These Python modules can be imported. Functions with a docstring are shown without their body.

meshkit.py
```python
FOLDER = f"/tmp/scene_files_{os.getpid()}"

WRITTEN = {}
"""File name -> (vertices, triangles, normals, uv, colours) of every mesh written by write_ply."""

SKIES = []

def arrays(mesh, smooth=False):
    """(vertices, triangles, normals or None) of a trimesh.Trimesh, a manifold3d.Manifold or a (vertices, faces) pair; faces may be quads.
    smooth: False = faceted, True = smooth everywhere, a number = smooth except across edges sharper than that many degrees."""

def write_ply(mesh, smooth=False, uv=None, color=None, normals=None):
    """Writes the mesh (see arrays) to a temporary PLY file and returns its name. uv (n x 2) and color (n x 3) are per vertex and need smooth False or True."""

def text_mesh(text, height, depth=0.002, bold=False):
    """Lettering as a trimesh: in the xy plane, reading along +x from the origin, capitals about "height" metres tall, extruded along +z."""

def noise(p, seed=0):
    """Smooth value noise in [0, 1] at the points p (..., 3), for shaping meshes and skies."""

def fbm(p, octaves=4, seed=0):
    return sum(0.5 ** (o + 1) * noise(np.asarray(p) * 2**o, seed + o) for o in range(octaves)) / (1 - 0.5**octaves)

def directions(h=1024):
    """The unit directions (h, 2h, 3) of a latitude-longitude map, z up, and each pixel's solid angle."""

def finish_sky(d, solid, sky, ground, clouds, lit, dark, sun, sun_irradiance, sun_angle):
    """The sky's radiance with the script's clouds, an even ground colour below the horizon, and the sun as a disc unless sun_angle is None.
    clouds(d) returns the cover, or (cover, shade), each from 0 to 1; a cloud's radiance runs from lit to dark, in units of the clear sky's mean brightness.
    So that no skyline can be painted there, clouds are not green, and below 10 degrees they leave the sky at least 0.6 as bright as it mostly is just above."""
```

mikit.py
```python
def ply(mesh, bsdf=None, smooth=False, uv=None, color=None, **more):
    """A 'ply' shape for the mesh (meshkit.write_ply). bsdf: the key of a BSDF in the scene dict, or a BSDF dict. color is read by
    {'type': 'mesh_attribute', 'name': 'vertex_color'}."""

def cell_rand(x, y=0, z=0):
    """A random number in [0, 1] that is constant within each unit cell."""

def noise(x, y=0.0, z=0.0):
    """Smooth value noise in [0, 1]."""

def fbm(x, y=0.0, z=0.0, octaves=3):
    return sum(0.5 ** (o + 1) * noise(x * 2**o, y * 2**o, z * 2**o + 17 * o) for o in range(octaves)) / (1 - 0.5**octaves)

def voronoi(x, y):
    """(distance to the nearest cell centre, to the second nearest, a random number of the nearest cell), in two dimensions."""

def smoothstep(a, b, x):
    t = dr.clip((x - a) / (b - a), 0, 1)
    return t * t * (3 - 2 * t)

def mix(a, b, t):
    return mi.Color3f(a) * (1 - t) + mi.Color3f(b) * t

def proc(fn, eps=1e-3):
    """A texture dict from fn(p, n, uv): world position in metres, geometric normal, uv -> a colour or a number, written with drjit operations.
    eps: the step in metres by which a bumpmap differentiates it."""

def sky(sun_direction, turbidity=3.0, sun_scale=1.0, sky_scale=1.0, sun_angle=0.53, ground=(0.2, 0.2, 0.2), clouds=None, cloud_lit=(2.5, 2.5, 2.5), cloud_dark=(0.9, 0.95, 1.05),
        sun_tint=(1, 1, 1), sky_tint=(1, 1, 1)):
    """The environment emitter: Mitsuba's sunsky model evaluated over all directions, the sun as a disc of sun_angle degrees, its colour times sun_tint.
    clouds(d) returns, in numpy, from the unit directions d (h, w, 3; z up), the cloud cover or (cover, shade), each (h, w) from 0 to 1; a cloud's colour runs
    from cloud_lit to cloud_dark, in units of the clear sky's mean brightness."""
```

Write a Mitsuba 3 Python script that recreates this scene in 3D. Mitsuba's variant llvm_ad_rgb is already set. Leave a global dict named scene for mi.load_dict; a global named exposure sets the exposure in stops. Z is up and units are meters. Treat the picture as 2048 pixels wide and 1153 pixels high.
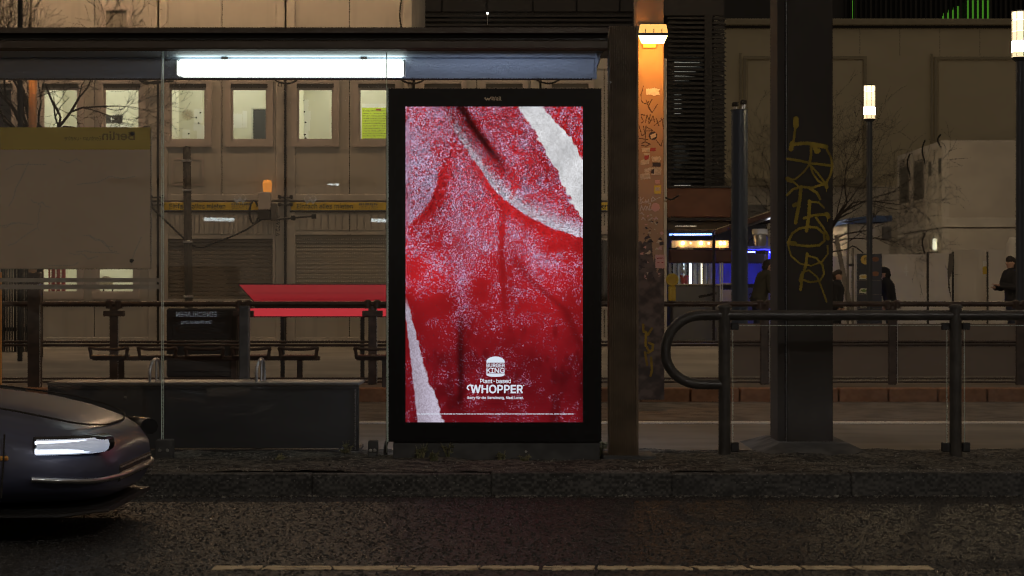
import math, random
import numpy as np, trimesh, shapely, manifold3d as m3
import drjit as dr, mitsuba as mi
import mikit, meshkit
from mikit import noise, fbm, voronoi, cell_rand, smoothstep, mix, proc
from shapely.geometry import Polygon, LineString, Point, box as sbox
from shapely import affinity
from shapely.ops import unary_union

T = mi.ScalarTransform4f
R = np.random.default_rng(7)
random.seed(7)
scene, labels = {}, {}

# ---------------------------------------------------------------- camera, sky, exposure
# metres; platform pavement at z = 0, the road 0.13 lower; x right, y away from the photographer
FOC, HOR, CAMZ = 4200.0, 590.0, 0.98          # focal length and horizon row in photograph pixels (2048 wide)
scene['camera'] = {'type': 'perspective', 'fov_axis': 'x', 'fov': math.degrees(2 * math.atan(1024 / FOC)), 'near_clip': 0.1, 'far_clip': 2000.0,
                   'to_world': T().look_at(origin=[0, 0, CAMZ], target=[0, 100, CAMZ + 100 * (HOR - 576.5) / FOC], up=[0, 0, 1])}
exposure = 4.0                                # a long exposure at night
GAIN = 2.0 ** -exposure                       # lamp radiances below are given as they look in the photograph
# overcast, light-polluted night sky: dim and warm
scene['sky'] = mikit.sky((0.3, -0.6, 0.5), sun_scale=0.0, sky_scale=0.085, ground=(0.05, 0.045, 0.04), clouds=lambda d: 1.0, cloud_lit=(1.10, 0.88, 0.66), cloud_dark=(0.9, 0.7, 0.5))


# ---------------------------------------------------------------- helpers
def X(px, d): return (px - 1024) * d / FOC
def Z(py, d): return CAMZ + (HOR - py) * d / FOC


def key_of(name):
    k, i = name, 0
    while k in scene or k in labels or any(q.startswith(k + '__') for q in scene):
        i += 1
        k = f'{name}_{i:03d}'
    return k


def tag(k, label=None, cat=None, group=None, kind=None):
    e = labels.setdefault(k, {})
    for a, b in (('label', label), ('category', cat), ('group', group), ('kind', kind)):
        if b: e[a] = b
    return k


def thing(name, label, cat, group=None):
    return tag(key_of(name), label, cat, group)


_count = {}
def add(name, mesh, mat, parent=None, smooth=False, label=None, kind=None, emit=None, weight=1.0, **more):
    full = f'{parent}__{name}' if parent else name
    k = full
    if k in scene or k in labels:
        i = _count.get(full, 0)
        while k in scene or k in labels:
            i += 1
            k = f'{full}_{i:03d}'
        _count[full] = i
    if isinstance(mesh, list): mesh = cat_(mesh)
    scene[k] = mikit.ply(mesh, mat, smooth=smooth, **more)
    if emit is not None:
        scene[k]['emitter'] = {'type': 'area', 'radiance': emit if isinstance(emit, dict) else {'type': 'rgb', 'value': [float(c) * GAIN for c in emit]}, 'sampling_weight': float(weight)}
    if label or kind: tag(k, label, kind=kind)
    return k


def single(name, mesh, mat, label, cat, group=None, kind=None, **kw):
    k = add(name, mesh, mat, None, **kw)
    return tag(k, label, cat, group, kind)


def cat_(ms): return trimesh.util.concatenate([m for m in ms])


def box(x0, x1, y0, y1, z0, z1, bev=0.0):
    if x0 > x1: x0, x1 = x1, x0
    if y0 > y1: y0, y1 = y1, y0
    if z0 > z1: z0, z1 = z1, z0
    if bev <= 0:
        m = trimesh.creation.box(extents=[x1 - x0, y1 - y0, z1 - z0])
        m.apply_translation([(x0 + x1) / 2, (y0 + y1) / 2, (z0 + z1) / 2])
        return m
    b = min(bev, (x1 - x0) / 2.01, (y1 - y0) / 2.01, (z1 - z0) / 2.01)
    pts = []
    for x, sx in ((x0, 1), (x1, -1)):
        for y, sy in ((y0, 1), (y1, -1)):
            for z, sz in ((z0, 1), (z1, -1)):
                pts += [(x + sx * b, y + sy * b, z), (x + sx * b, y, z + sz * b), (x, y + sy * b, z + sz * b)]
    return trimesh.convex.convex_hull(np.array(pts))


def pbox(px0, px1, py0, py1, d, depth, bev=0.0):
    """box whose front face at distance d spans these photograph pixels"""
    return box(X(px0, d), X(px1, d), d, d + depth, Z(py1, d), Z(py0, d), bev)


def tube(pts, r, sides=8, cap=True):
    p = np.asarray(pts, float)
    n = len(p)
    rr = np.broadcast_to(np.asarray(r, float), (n,))
    t = np.gradient(p, axis=0)
    t /= np.linalg.norm(t, axis=1, keepdims=True) + 1e-12
    a = np.zeros_like(t)
    ref = np.array([0, 0, 1.0]) if abs(t[0][2]) < 0.9 else np.array([1.0, 0, 0])
    a[0] = np.cross(t[0], ref); a[0] /= np.linalg.norm(a[0])
    for i in range(1, n):
        v = a[i - 1] - t[i] * (a[i - 1] @ t[i])
        a[i] = v / (np.linalg.norm(v) + 1e-12)
    b = np.cross(t, a)
    ang = np.arange(sides) * 2 * np.pi / sides
    v = (p[:, None] + rr[:, None, None] * (np.cos(ang)[None, :, None] * a[:, None] + np.sin(ang)[None, :, None] * b[:, None])).reshape(-1, 3)
    i, j = np.meshgrid(np.arange(n - 1), np.arange(sides), indexing='ij')
    q = np.stack([i * sides + j, i * sides + (j + 1) % sides, (i + 1) * sides + (j + 1) % sides, (i + 1) * sides + j], -1).reshape(-1, 4)
    f = [q[:, [0, 1, 2]], q[:, [0, 2, 3]]]
    if cap:
        v = np.vstack([v, p[:1], p[-1:]])
        k = np.arange(sides)
        f += [np.stack([(k + 1) % sides, k, k * 0 + len(v) - 2], 1), np.stack([(n - 1) * sides + k, (n - 1) * sides + (k + 1) % sides, k * 0 + len(v) - 1], 1)]
    m = trimesh.Trimesh(v, np.vstack(f), process=False)
    if m.volume < 0: m.invert()
    return m


def lathe(x, y, prof, n=20):
    """profile [(r, z), ...] turned about the vertical through (x, y)"""
    m = trimesh.creation.revolve(np.array(prof, float), sections=n)
    if m.volume < 0: m.invert()
    m.apply_translation([x, y, 0])
    return m


def front(poly, d, depth):
    """shapely polygon in (x, z) metres -> slab with its front face at y = d, going back by depth"""
    out = []
    for g in getattr(poly, 'geoms', [poly]):
        if g.is_empty or g.area < 1e-9: continue
        m = trimesh.creation.extrude_polygon(g, depth, engine='earcut')
        v = m.vertices.copy()
        m.vertices = np.stack([v[:, 0], d + depth - v[:, 2], v[:, 1]], 1)
        if m.volume < 0: m.invert()
        out.append(m)
    return cat_(out)


def ppoly(pts, d): return Polygon([(X(a, d), Z(b, d)) for a, b in pts])


def stroke(pts, w, d, depth=0.003, yoff=0.0):
    """painted stroke through photograph pixels, w pixels wide, on a face at distance d"""
    return front(LineString([(X(a, d), Z(b, d)) for a, b in pts]).buffer(w * d / FOC / 2, quad_segs=3), d - yoff - depth, depth)


def ring(x0, x1, z0, z1, w, wb=None, wt=None):
    wb = w if wb is None else wb; wt = w if wt is None else wt
    return sbox(x0, z0, x1, z1).difference(sbox(x0 + w, z0 + wb, x1 - w, z1 - wt))


def text(s, x0, x1, z0, h, d, depth=0.002, bold=False, turn=0, mirror=False):
    """lettering on a face at y = d towards the camera: fitted from x0 to x1, capitals h high; turn = -90 reads downwards"""
    m = meshkit.text_mesh(s, h, depth, bold)
    v = m.vertices.copy()
    v[:, 0] = (v[:, 0] - v[:, 0].min()) / max(np.ptp(v[:, 0]), 1e-9) * (abs(x1 - x0))
    if mirror: v[:, 0] = abs(x1 - x0) - v[:, 0]
    if turn == -90: v = np.stack([v[:, 1], -v[:, 0], v[:, 2]], 1)
    if turn == 90: v = np.stack([-v[:, 1], v[:, 0], v[:, 2]], 1)
    m = trimesh.Trimesh(np.stack([v[:, 0] + min(x0, x1), d - v[:, 2], v[:, 1] + z0], 1), m.faces, process=False)
    if m.volume < 0: m.invert()
    return m


def bez(pts, n=16):
    """smooth curve through points (Catmull-Rom)"""
    p = np.asarray(pts, float)
    p = np.vstack([2 * p[0] - p[1], p, 2 * p[-1] - p[-2]])
    out = []
    for i in range(1, len(p) - 2):
        for t in np.linspace(0, 1, n, endpoint=False):
            out.append(0.5 * ((2 * p[i]) + (p[i + 1] - p[i - 1]) * t + (2 * p[i - 1] - 5 * p[i] + 4 * p[i + 1] - p[i + 2]) * t ** 2 + (3 * p[i] - p[i - 1] - 3 * p[i + 1] + p[i + 2]) * t ** 3))
    out.append(p[-2])
    return np.array(out)


# ---------------------------------------------------------------- materials
def mat(name, col, rough=0.6, metal=0.0, spec=0.5, bump=None, scale=1.0, **kw):
    b = {'type': 'principled', 'base_color': col if isinstance(col, dict) else {'type': 'rgb', 'value': list(col)}, 'roughness': rough, 'metallic': metal, 'specular': spec, **kw}
    if bump is not None:
        b = {'type': 'bumpmap', 'arbitrary': bump, 'scale': scale, 'bsdf': b}
    scene[name] = {'type': 'twosided', 'bsdf': b}
    return name


def speck(a, b, s, oct=3, sx=1.0):
    """mottled colour between a and b, grain about 1/s metres"""
    return proc(lambda p, n, uv: mix(a, b, smoothstep(0.25, 0.75, fbm(p.x * s * sx, p.y * s * sx, p.z * s, oct))))


def asphalt_col(p, n, uv):
    big = fbm(p.x * 0.8, p.y * 1.6, 0, 3)
    g = noise(p.x * 75, p.y * 75, 3)
    h = noise(p.x * 150 + 7, p.y * 150, 5)
    st = smoothstep(0.80, 0.92, noise(p.x * 95 + 40, p.y * 95, 9))
    c = mix((0.008, 0.0078, 0.0074), (0.042, 0.039, 0.035), dr.clip(0.30 * big + 0.85 * smoothstep(0.25, 0.85, 0.6 * g + 0.4 * h) - 0.08, 0, 1))
    return mix(c, (0.13, 0.125, 0.115), st * 0.8)


mat('asphalt', proc(asphalt_col), 0.62, spec=0.35)
mat('paint_worn', proc(lambda p, n, uv: mix((0.50, 0.40, 0.25), (0.16, 0.13, 0.09), smoothstep(0.52, 0.78, fbm(p.x * 14, p.y * 30, 5, 4)))), 0.7)
mat('kerb_stone', proc(lambda p, n, uv: mix(mix((0.032, 0.031, 0.029), (0.105, 0.10, 0.092), smoothstep(.3, .75, 0.45 * fbm(p.x * 7, p.y * 7, p.z * 14, 3) + 0.55 * noise(p.x * 70, p.y * 70, p.z * 70))), (0.20, 0.19, 0.17), smoothstep(0.80, 0.97, noise(p.x * 85, p.y * 85, p.z * 85 + 9)))), 0.85)
mat('dirt', proc(lambda p, n, uv: mix((0.022, 0.020, 0.017), (0.115, 0.105, 0.088), smoothstep(.3, .8, .6 * fbm(p.x * 7, p.y * 12, 1, 4) + .4 * noise(p.x * 60, p.y * 60, 3)))), 0.95)
mat('grit', speck((0.05, 0.045, 0.04), (0.26, 0.24, 0.21), 30), 0.9)
mat('weed', speck((0.10, 0.11, 0.05), (0.26, 0.24, 0.13), 30), 0.8)
mat('paving', proc(lambda p, n, uv: mix((0.10, 0.082, 0.062), (0.20, 0.165, 0.13), fbm(p.x * 1.7, p.y * 4.0, 4, 4))), 0.8)
mat('trackbed', speck((0.06, 0.05, 0.042), (0.13, 0.11, 0.09), 6), 0.9)
mat('plaza', proc(lambda p, n, uv: mix((0.14, 0.125, 0.105), (0.26, 0.235, 0.20), fbm(p.x * 0.9, p.y * 0.9, 4, 4))), 0.85)
mat('brick_kerb', speck((0.20, 0.10, 0.05), (0.28, 0.15, 0.08), 18), 0.8)
mat('black_gloss', (0.010, 0.010, 0.011), 0.16, spec=0.45)
mat('black_matt', (0.022, 0.021, 0.020), 0.55)
mat('dark_plinth', speck((0.05, 0.05, 0.05), (0.085, 0.085, 0.083), 12), 0.7)
mat('screen_face', (0.004, 0.004, 0.004), 0.25, spec=0.25)
mat('bronze_print', (0.62, 0.47, 0.32), 0.5)
mat('shelter_trim', speck((0.075, 0.055, 0.038), (0.10, 0.073, 0.05), 5), 0.5)
mat('shelter_dark', (0.028, 0.023, 0.019), 0.5)
mat('ceiling_metal', (0.34, 0.40, 0.47), 0.6, 0.0, spec=0.25)
mat('pillar_brown', speck((0.115, 0.080, 0.048), (0.165, 0.115, 0.07), 7), 0.45)
mat('steel', speck((0.42, 0.41, 0.40), (0.56, 0.55, 0.53), 20), 0.3, 0.9)
mat('glass_edge', (0.62, 0.72, 0.66), 0.3)
mat('vinyl', (0.38, 0.33, 0.27), 0.8)
mat('vinyl_pale', (0.70, 0.66, 0.60), 0.8)
mat('chip_light', (0.042, 0.039, 0.035), 0.85)
mat('chip_dark', (0.020, 0.019, 0.018), 0.8)
mat('droplet', (0.75, 0.78, 0.76), 0.3)
mat('board_back', proc(lambda p, n, uv: mix((0.50, 0.37, 0.25), (0.56, 0.42, 0.29), fbm(p.x * 3, p.y, p.z * 5, 4))), 0.75)
mat('board_yellow', (0.48, 0.34, 0.06), 0.7)
mat('board_print', (0.22, 0.155, 0.04), 0.7)
mat('bench_dark', proc(lambda p, n, uv: mix((0.030, 0.031, 0.033), (0.052, 0.052, 0.053), fbm(p.x * 2, p.y * 2, p.z * 7, 4))), 0.45)
mat('bench_lip', (0.13, 0.125, 0.115), 0.4, 0.3)
mat('rail_paint', speck((0.040, 0.036, 0.032), (0.065, 0.058, 0.050), 15), 0.38)
mat('rail_brown', speck((0.050, 0.036, 0.028), (0.08, 0.056, 0.042), 15), 0.35, 0.2)
mat('infill', proc(lambda p, n, uv: mix((0.17, 0.135, 0.105), (0.22, 0.18, 0.14), fbm(p.x * 2, p.y, p.z * 4, 4))), 0.6)
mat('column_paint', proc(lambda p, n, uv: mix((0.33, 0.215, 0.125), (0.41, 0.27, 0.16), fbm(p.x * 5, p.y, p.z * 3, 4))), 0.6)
mat('dark_mottle', speck((0.05, 0.042, 0.040), (0.13, 0.105, 0.095), 14), 0.85)
mat('column_dark', proc(lambda p, n, uv: mix((0.036, 0.029, 0.023), (0.052, 0.042, 0.033), fbm(p.x * 6, p.y, p.z * 2.5, 4))), 0.7, spec=0.2)
mat('concrete_base', speck((0.05, 0.048, 0.045), (0.10, 0.095, 0.088), 9), 0.9)
mat('marker_ink', (0.10, 0.055, 0.03), 0.7)
mat('spray_yellow', proc(lambda p, n, uv: mix((0.17, 0.115, 0.012), (0.34, 0.23, 0.025), smoothstep(.3, .75, fbm(p.x * 14, p.y, p.z * 9, 3)))), 0.8)
mat('chalk_ink', (0.50, 0.43, 0.40), 0.8)
mat('sticker_white', speck((0.62, 0.60, 0.54), (0.75, 0.72, 0.66), 40), 0.6)
mat('sticker_cream', speck((0.42, 0.36, 0.27), (0.58, 0.50, 0.38), 60), 0.7)
mat('sticker_pink', (0.56, 0.33, 0.30), 0.7)
mat('sticker_red', (0.34, 0.05, 0.04), 0.6)
mat('sticker_dark', (0.05, 0.04, 0.045), 0.7)
mat('sticker_yellow', (0.62, 0.45, 0.06), 0.6)
mat('container_wall', proc(lambda p, n, uv: mix((0.40, 0.37, 0.32), (0.46, 0.425, 0.37), fbm(p.x * 1.5, p.y, p.z * 0.6, 4)) * (1.0 - 0.10 * smoothstep(0.5, 0.9, fbm(p.x * 8, 2, p.z * 0.5, 3)))), 0.55,
    bump=proc(lambda p, n, uv: smoothstep(0.6, 0.95, dr.abs(2 * (p.x * 22 - dr.floor(p.x * 22)) - 1)), eps=2e-3), scale=0.006)
mat('container_frame', speck((0.40, 0.365, 0.32), (0.47, 0.43, 0.37), 3), 0.5)
mat('container_trim', (0.44, 0.385, 0.34), 0.5)
mat('gap_dark', (0.03, 0.025, 0.02), 0.8)
mat('shutter', (0.25, 0.225, 0.185), 0.55)
mat('shutter_dark', (0.16, 0.14, 0.115), 0.55)
mat('banner_yellow', (0.58, 0.40, 0.03), 0.6)
mat('print_dark', (0.035, 0.03, 0.028), 0.7)
mat('print_grey', (0.13, 0.115, 0.10), 0.7)
mat('room_wall', (0.72, 0.71, 0.60), 0.9)
mat('grille_grey', (0.40, 0.37, 0.32), 0.6)
mat('room_floor', (0.20, 0.19, 0.17), 0.8)
mat('paper', (0.80, 0.80, 0.76), 0.8)
mat('paper_shade', (0.60, 0.60, 0.52), 0.8)
mat('door_dark', (0.055, 0.055, 0.06), 0.6)
mat('lime', (0.55, 0.68, 0.05), 0.8)
mat('cable', (0.018, 0.016, 0.014), 0.6)
mat('bark', speck((0.030, 0.022, 0.016), (0.055, 0.042, 0.030), 25), 0.9)
mat('louvre', (0.036, 0.034, 0.032), 0.6)
mat('facade_dark', (0.045, 0.044, 0.045), 0.7)
mat('facade_seam', (0.02, 0.02, 0.02), 0.7)
mat('concrete', proc(lambda p, n, uv: mix((0.47, 0.415, 0.285), (0.60, 0.53, 0.38), fbm(p.x * 0.35, p.y, p.z * 0.5, 5))), 0.85)
mat('concrete_trim', (0.34, 0.30, 0.21), 0.8)
mat('concrete_pale', speck((0.52, 0.47, 0.39), (0.62, 0.57, 0.48), 1), 0.8)
mat('lamp_pole', (0.035, 0.042, 0.055), 0.4)
mat('column_blue', (0.040, 0.055, 0.085), 0.4)
mat('lamp_glass', (0.8, 0.8, 0.75), 0.3)
mat('kiosk_red', speck((0.17, 0.07, 0.04), (0.22, 0.09, 0.05), 3), 0.6)
mat('awning_dark', (0.035, 0.028, 0.028), 0.6)
mat('awning_maroon', (0.085, 0.035, 0.030), 0.6)
mat('kiosk_cream', (0.55, 0.47, 0.33), 0.6)
mat('kiosk_grey', (0.17, 0.165, 0.16), 0.6)
mat('kiosk_blue', (0.20, 0.22, 0.80), 0.6)
mat('red_plastic', (0.48, 0.05, 0.04), 0.4)
mat('leaf', (0.14, 0.22, 0.07), 0.7)
mat('keg_white', (0.62, 0.62, 0.60), 0.4)
mat('keg_metal', (0.40, 0.40, 0.38), 0.35, 0.8)
mat('cabin_white', speck((0.68, 0.63, 0.55), (0.78, 0.73, 0.65), 1.5), 0.6)
mat('cabin_ribbed', speck((0.64, 0.58, 0.50), (0.72, 0.66, 0.57), 1.5), 0.6,
    bump=proc(lambda p, n, uv: smoothstep(0.4, 0.9, dr.abs(2 * ((p.x + p.y) * 9 - dr.floor((p.x + p.y) * 9)) - 1)), eps=4e-3), scale=0.015)
mat('hoarding', speck((0.66, 0.61, 0.55), (0.76, 0.71, 0.65), 1.0), 0.6)
mat('blue_trim', (0.10, 0.17, 0.36), 0.5)
mat('menu_navy', (0.030, 0.035, 0.06), 0.4)
mat('menu_gold', (0.62, 0.45, 0.12), 0.6)
mat('wood_grey', speck((0.16, 0.14, 0.115), (0.24, 0.21, 0.175), 12), 0.8)
mat('mesh_wire', (0.17, 0.16, 0.14), 0.5)
mat('beacon_yellow', (0.55, 0.36, 0.02), 0.45)
mat('skin', (0.48, 0.29, 0.21), 0.6)
mat('hair_dark', (0.03, 0.022, 0.018), 0.7)
mat('cloth_black', (0.020, 0.020, 0.023), 0.9)
mat('cloth_navy', (0.030, 0.035, 0.055), 0.9)
mat('cloth_olive', (0.060, 0.058, 0.042), 0.9)
mat('cloth_jeans', (0.040, 0.045, 0.065), 0.9)
mat('car_paint', (0.075, 0.082, 0.135), 0.28, 0.3, clearcoat=1.0, clearcoat_gloss=0.95)
mat('car_glass', (0.01, 0.011, 0.012), 0.08)
mat('tyre', (0.02, 0.02, 0.02), 0.85)
mat('lamp_body', (0.06, 0.05, 0.045), 0.5)
mat('amber', (0.75, 0.35, 0.08), 0.4)
mat('red_band', (0.35, 0.05, 0.05), 0.5)
scene['pane'] = {'type': 'thindielectric', 'int_ior': 1.5}

# ================================================================ ground
def sheet(x0, x1, y0, y1, z, nx=1, ny=1):
    xs, ys = np.linspace(x0, x1, nx + 1), np.linspace(y0, y1, ny + 1)
    g = np.array([(x, y, z) for y in ys for x in xs], float)
    i, j = np.meshgrid(np.arange(nx), np.arange(ny))
    a = (j * (nx + 1) + i).ravel()
    return trimesh.Trimesh(g, np.vstack([np.stack([a, a + 1, a + nx + 2], 1), np.stack([a, a + nx + 2, a + nx + 1], 1)]), process=False)

ROAD = -0.13
single('ground', sheet(-300, 300, -200, 600, -0.40), 'trackbed', 'dark bare ground under everything', 'ground', kind='structure')
single('road', sheet(-80, 80, -40, 11.75, ROAD), 'asphalt', 'dark rough asphalt road in the foreground', 'road', kind='structure')
# lane mark: ragged, cracked strip of old paint
rx = np.linspace(-1.21, 1.70, 170)
up, lo = 8.575 + R.normal(0, .006, 170), 8.455 + R.normal(0, .006, 170)
mark = Polygon(list(zip(rx, up)) + list(zip(rx[::-1], lo[::-1]))).buffer(0)
cracks = [LineString([(x, 8.40), (x + R.normal(0, .03), 8.5), (x + R.normal(0, .05), 8.65)]).buffer(0.004 + .008 * R.random()) for x in (-1.02, -.72, -.45, -.42, -.12, .11, .34, .45, .74, 1.02, 1.16, 1.4)]
bites = [Point(R.uniform(-1.2, 1.7), R.choice([8.455, 8.575])).buffer(R.uniform(.006, .022)) for _ in range(60)]
mark = mark.difference(unary_union(cracks + bites))
mm = cat_([trimesh.creation.extrude_polygon(g, 0.004, engine='earcut') for g in getattr(mark, 'geoms', [mark]) if g.area > 1e-5])
mm.apply_translation([0, 0, ROAD + .001])
add('lane_marking', mm, 'paint_worn', 'road')

# coarse aggregate standing out of the asphalt
def chips(n, r0, r1):
    o = trimesh.creation.icosahedron()
    top = np.array([[1, 0, 0], [.3, .95, 0], [-.8, .6, 0], [-.8, -.6, 0], [.3, -.95, 0], [0.05, 0, .8]])
    tf = np.array([[0, 1, 5], [1, 2, 5], [2, 3, 5], [3, 4, 5], [4, 0, 5]])
    s_ = R.uniform(r0, r1, n); a_ = R.uniform(0, 6.28, n)
    v_ = top[None] * s_[:, None, None] * R.uniform(.7, 1.3, (n, 6, 1))
    c_, q_ = np.cos(a_)[:, None], np.sin(a_)[:, None]
    v_ = np.stack([v_[..., 0] * c_ - v_[..., 1] * q_, v_[..., 0] * q_ + v_[..., 1] * c_, v_[..., 2]], -1)
    v_ += np.stack([R.uniform(-3.1, 3.1, n), R.uniform(8.15, 11.6, n), np.full(n, ROAD - .0005)], -1)[:, None, :]
    return trimesh.Trimesh(v_.reshape(-1, 3), (tf[None] + (np.arange(n) * 6)[:, None, None]).reshape(-1, 3), process=False)
add('aggregate', chips(15000, .003, .0085), 'chip_light', 'road', kind='stuff')
add('aggregate', chips(12000, .004, .010), 'chip_dark', 'road', kind='stuff')

# kerb stones, one by one
kerb = tag('kerb', 'row of rough dark kerb stones at the road edge', 'kerb', kind='structure')
x = -5.06
while x < 5:
    w = 0.99 + R.normal(0, .012)
    dz, dy = R.normal(0, .003), R.normal(0, .004)
    st = box(x + .001, x + w - .001, 11.60 + dy, 11.80, -0.38, -0.008 + dz, 0.008)
    st = st.subdivide().subdivide().subdivide()
    st.vertices += (meshkit.noise(st.vertices * 24, 3)[:, None] - .5) * .010 * np.array([0, 1, .35])
    add('kerb_stone', st, 'kerb_stone', kerb, smooth=40)
    x += w
# dirt strip between kerb and display, then the tram platform, the track bed and the far kerb
g = sheet(-9, 9, 11.69, 13.2, 0.0, 360, 32)
v = g.vertices
v[:, 2] = -.018 + (.014 + .020 * np.clip((v[:, 1] - 11.69) * 3, 0, 1)) * meshkit.noise(v * [5, 9, 1], 1) + .014 * meshkit.noise(v * [19, 25, 1], 2)
single('verge', g, 'dirt', 'strip of packed dirt between the kerb and the tram stop', 'verge', kind='structure', smooth=True)
single('platform', sheet(-60, 60, 13.19, 15.9, 0.004), 'paving', 'brownish tram stop platform behind the shelter', 'platform', kind='structure')
single('platform_edge', box(-60, 60, 15.9, 16.08, -.3, 0.012), 'concrete_pale', 'pale edge strip of the tram platform', 'platform', kind='structure')
single('track_bed', sheet(-60, 60, 16.0, 21.2, -0.10), 'trackbed', 'dark bed of the tram tracks between the platforms', 'track bed', kind='structure')
fk = tag('far_kerb', 'orange brown kerb edge of the far platform', 'kerb', kind='structure')
x = -7.2
while x < 7.2:
    add('kerb_stone', box(x + .008, x + .492, 21.2, 21.45, -.3, 0.035, .01), 'brick_kerb', fk)
    x += .5
single('far_platform', sheet(-60, 60, 21.4, 24.0, 0.0), 'paving', 'paved far platform under the rear railing', 'platform', kind='structure')
single('plaza', sheet(-120, 120, 23.9, 130, -0.01), 'plaza', 'pale paved yard in front of the containers', 'plaza', kind='structure')

# grit on the verge and along the gutter (one mass) and single weeds
def lump(r):
    m = trimesh.creation.icosahedron()
    m.vertices = m.vertices * r * R.uniform(.6, 1.2, (1, 3)) + R.normal(0, r * .15, (12, 3))
    return m
gr = []
for _ in range(2600):
    xx = R.uniform(-3.6, 3.6)
    if R.random() < .72: yy, zz = R.uniform(11.66, 13.0), .002
    else: yy, zz = 11.58 - abs(R.normal(0, .05)), ROAD + .002
    m = lump(R.choice([.004, .006, .008, .013], p=[.45, .3, .19, .06]))
    m.apply_translation([xx, yy, zz]); gr.append(m)
single('grit', gr, 'grit', 'loose grit and small stones along the kerb', 'grit', kind='stuff')
spots = [(820, 917, .09), (842, 921, .11), (866, 923, .07), (884, 918, .17), (900, 920, .15), (1002, 922, .06), (1050, 925, .05), (1104, 918, .08), (1200, 915, .09), (1208, 900, .07), (690, 912, .10), (560, 925, .06)]
wl = ['dry weed in the dirt below the left end of the advertising display', 'low weed in front of the display, second from its left end', 'flat weed in front of the display, third from its left end', 'tallest weed in front of the advertising display',
      'tall weed just right of the tallest one below the display', 'small weed under the middle of the advertising display', 'tiny weed right of the middle below the display', 'weed below the right half of the display',
      'weed at the right foot of the advertising display', 'weed in the gap between display and ribbed pillar', 'weed at the right end of the bench', 'weed in the dirt in front of the bench']
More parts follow.
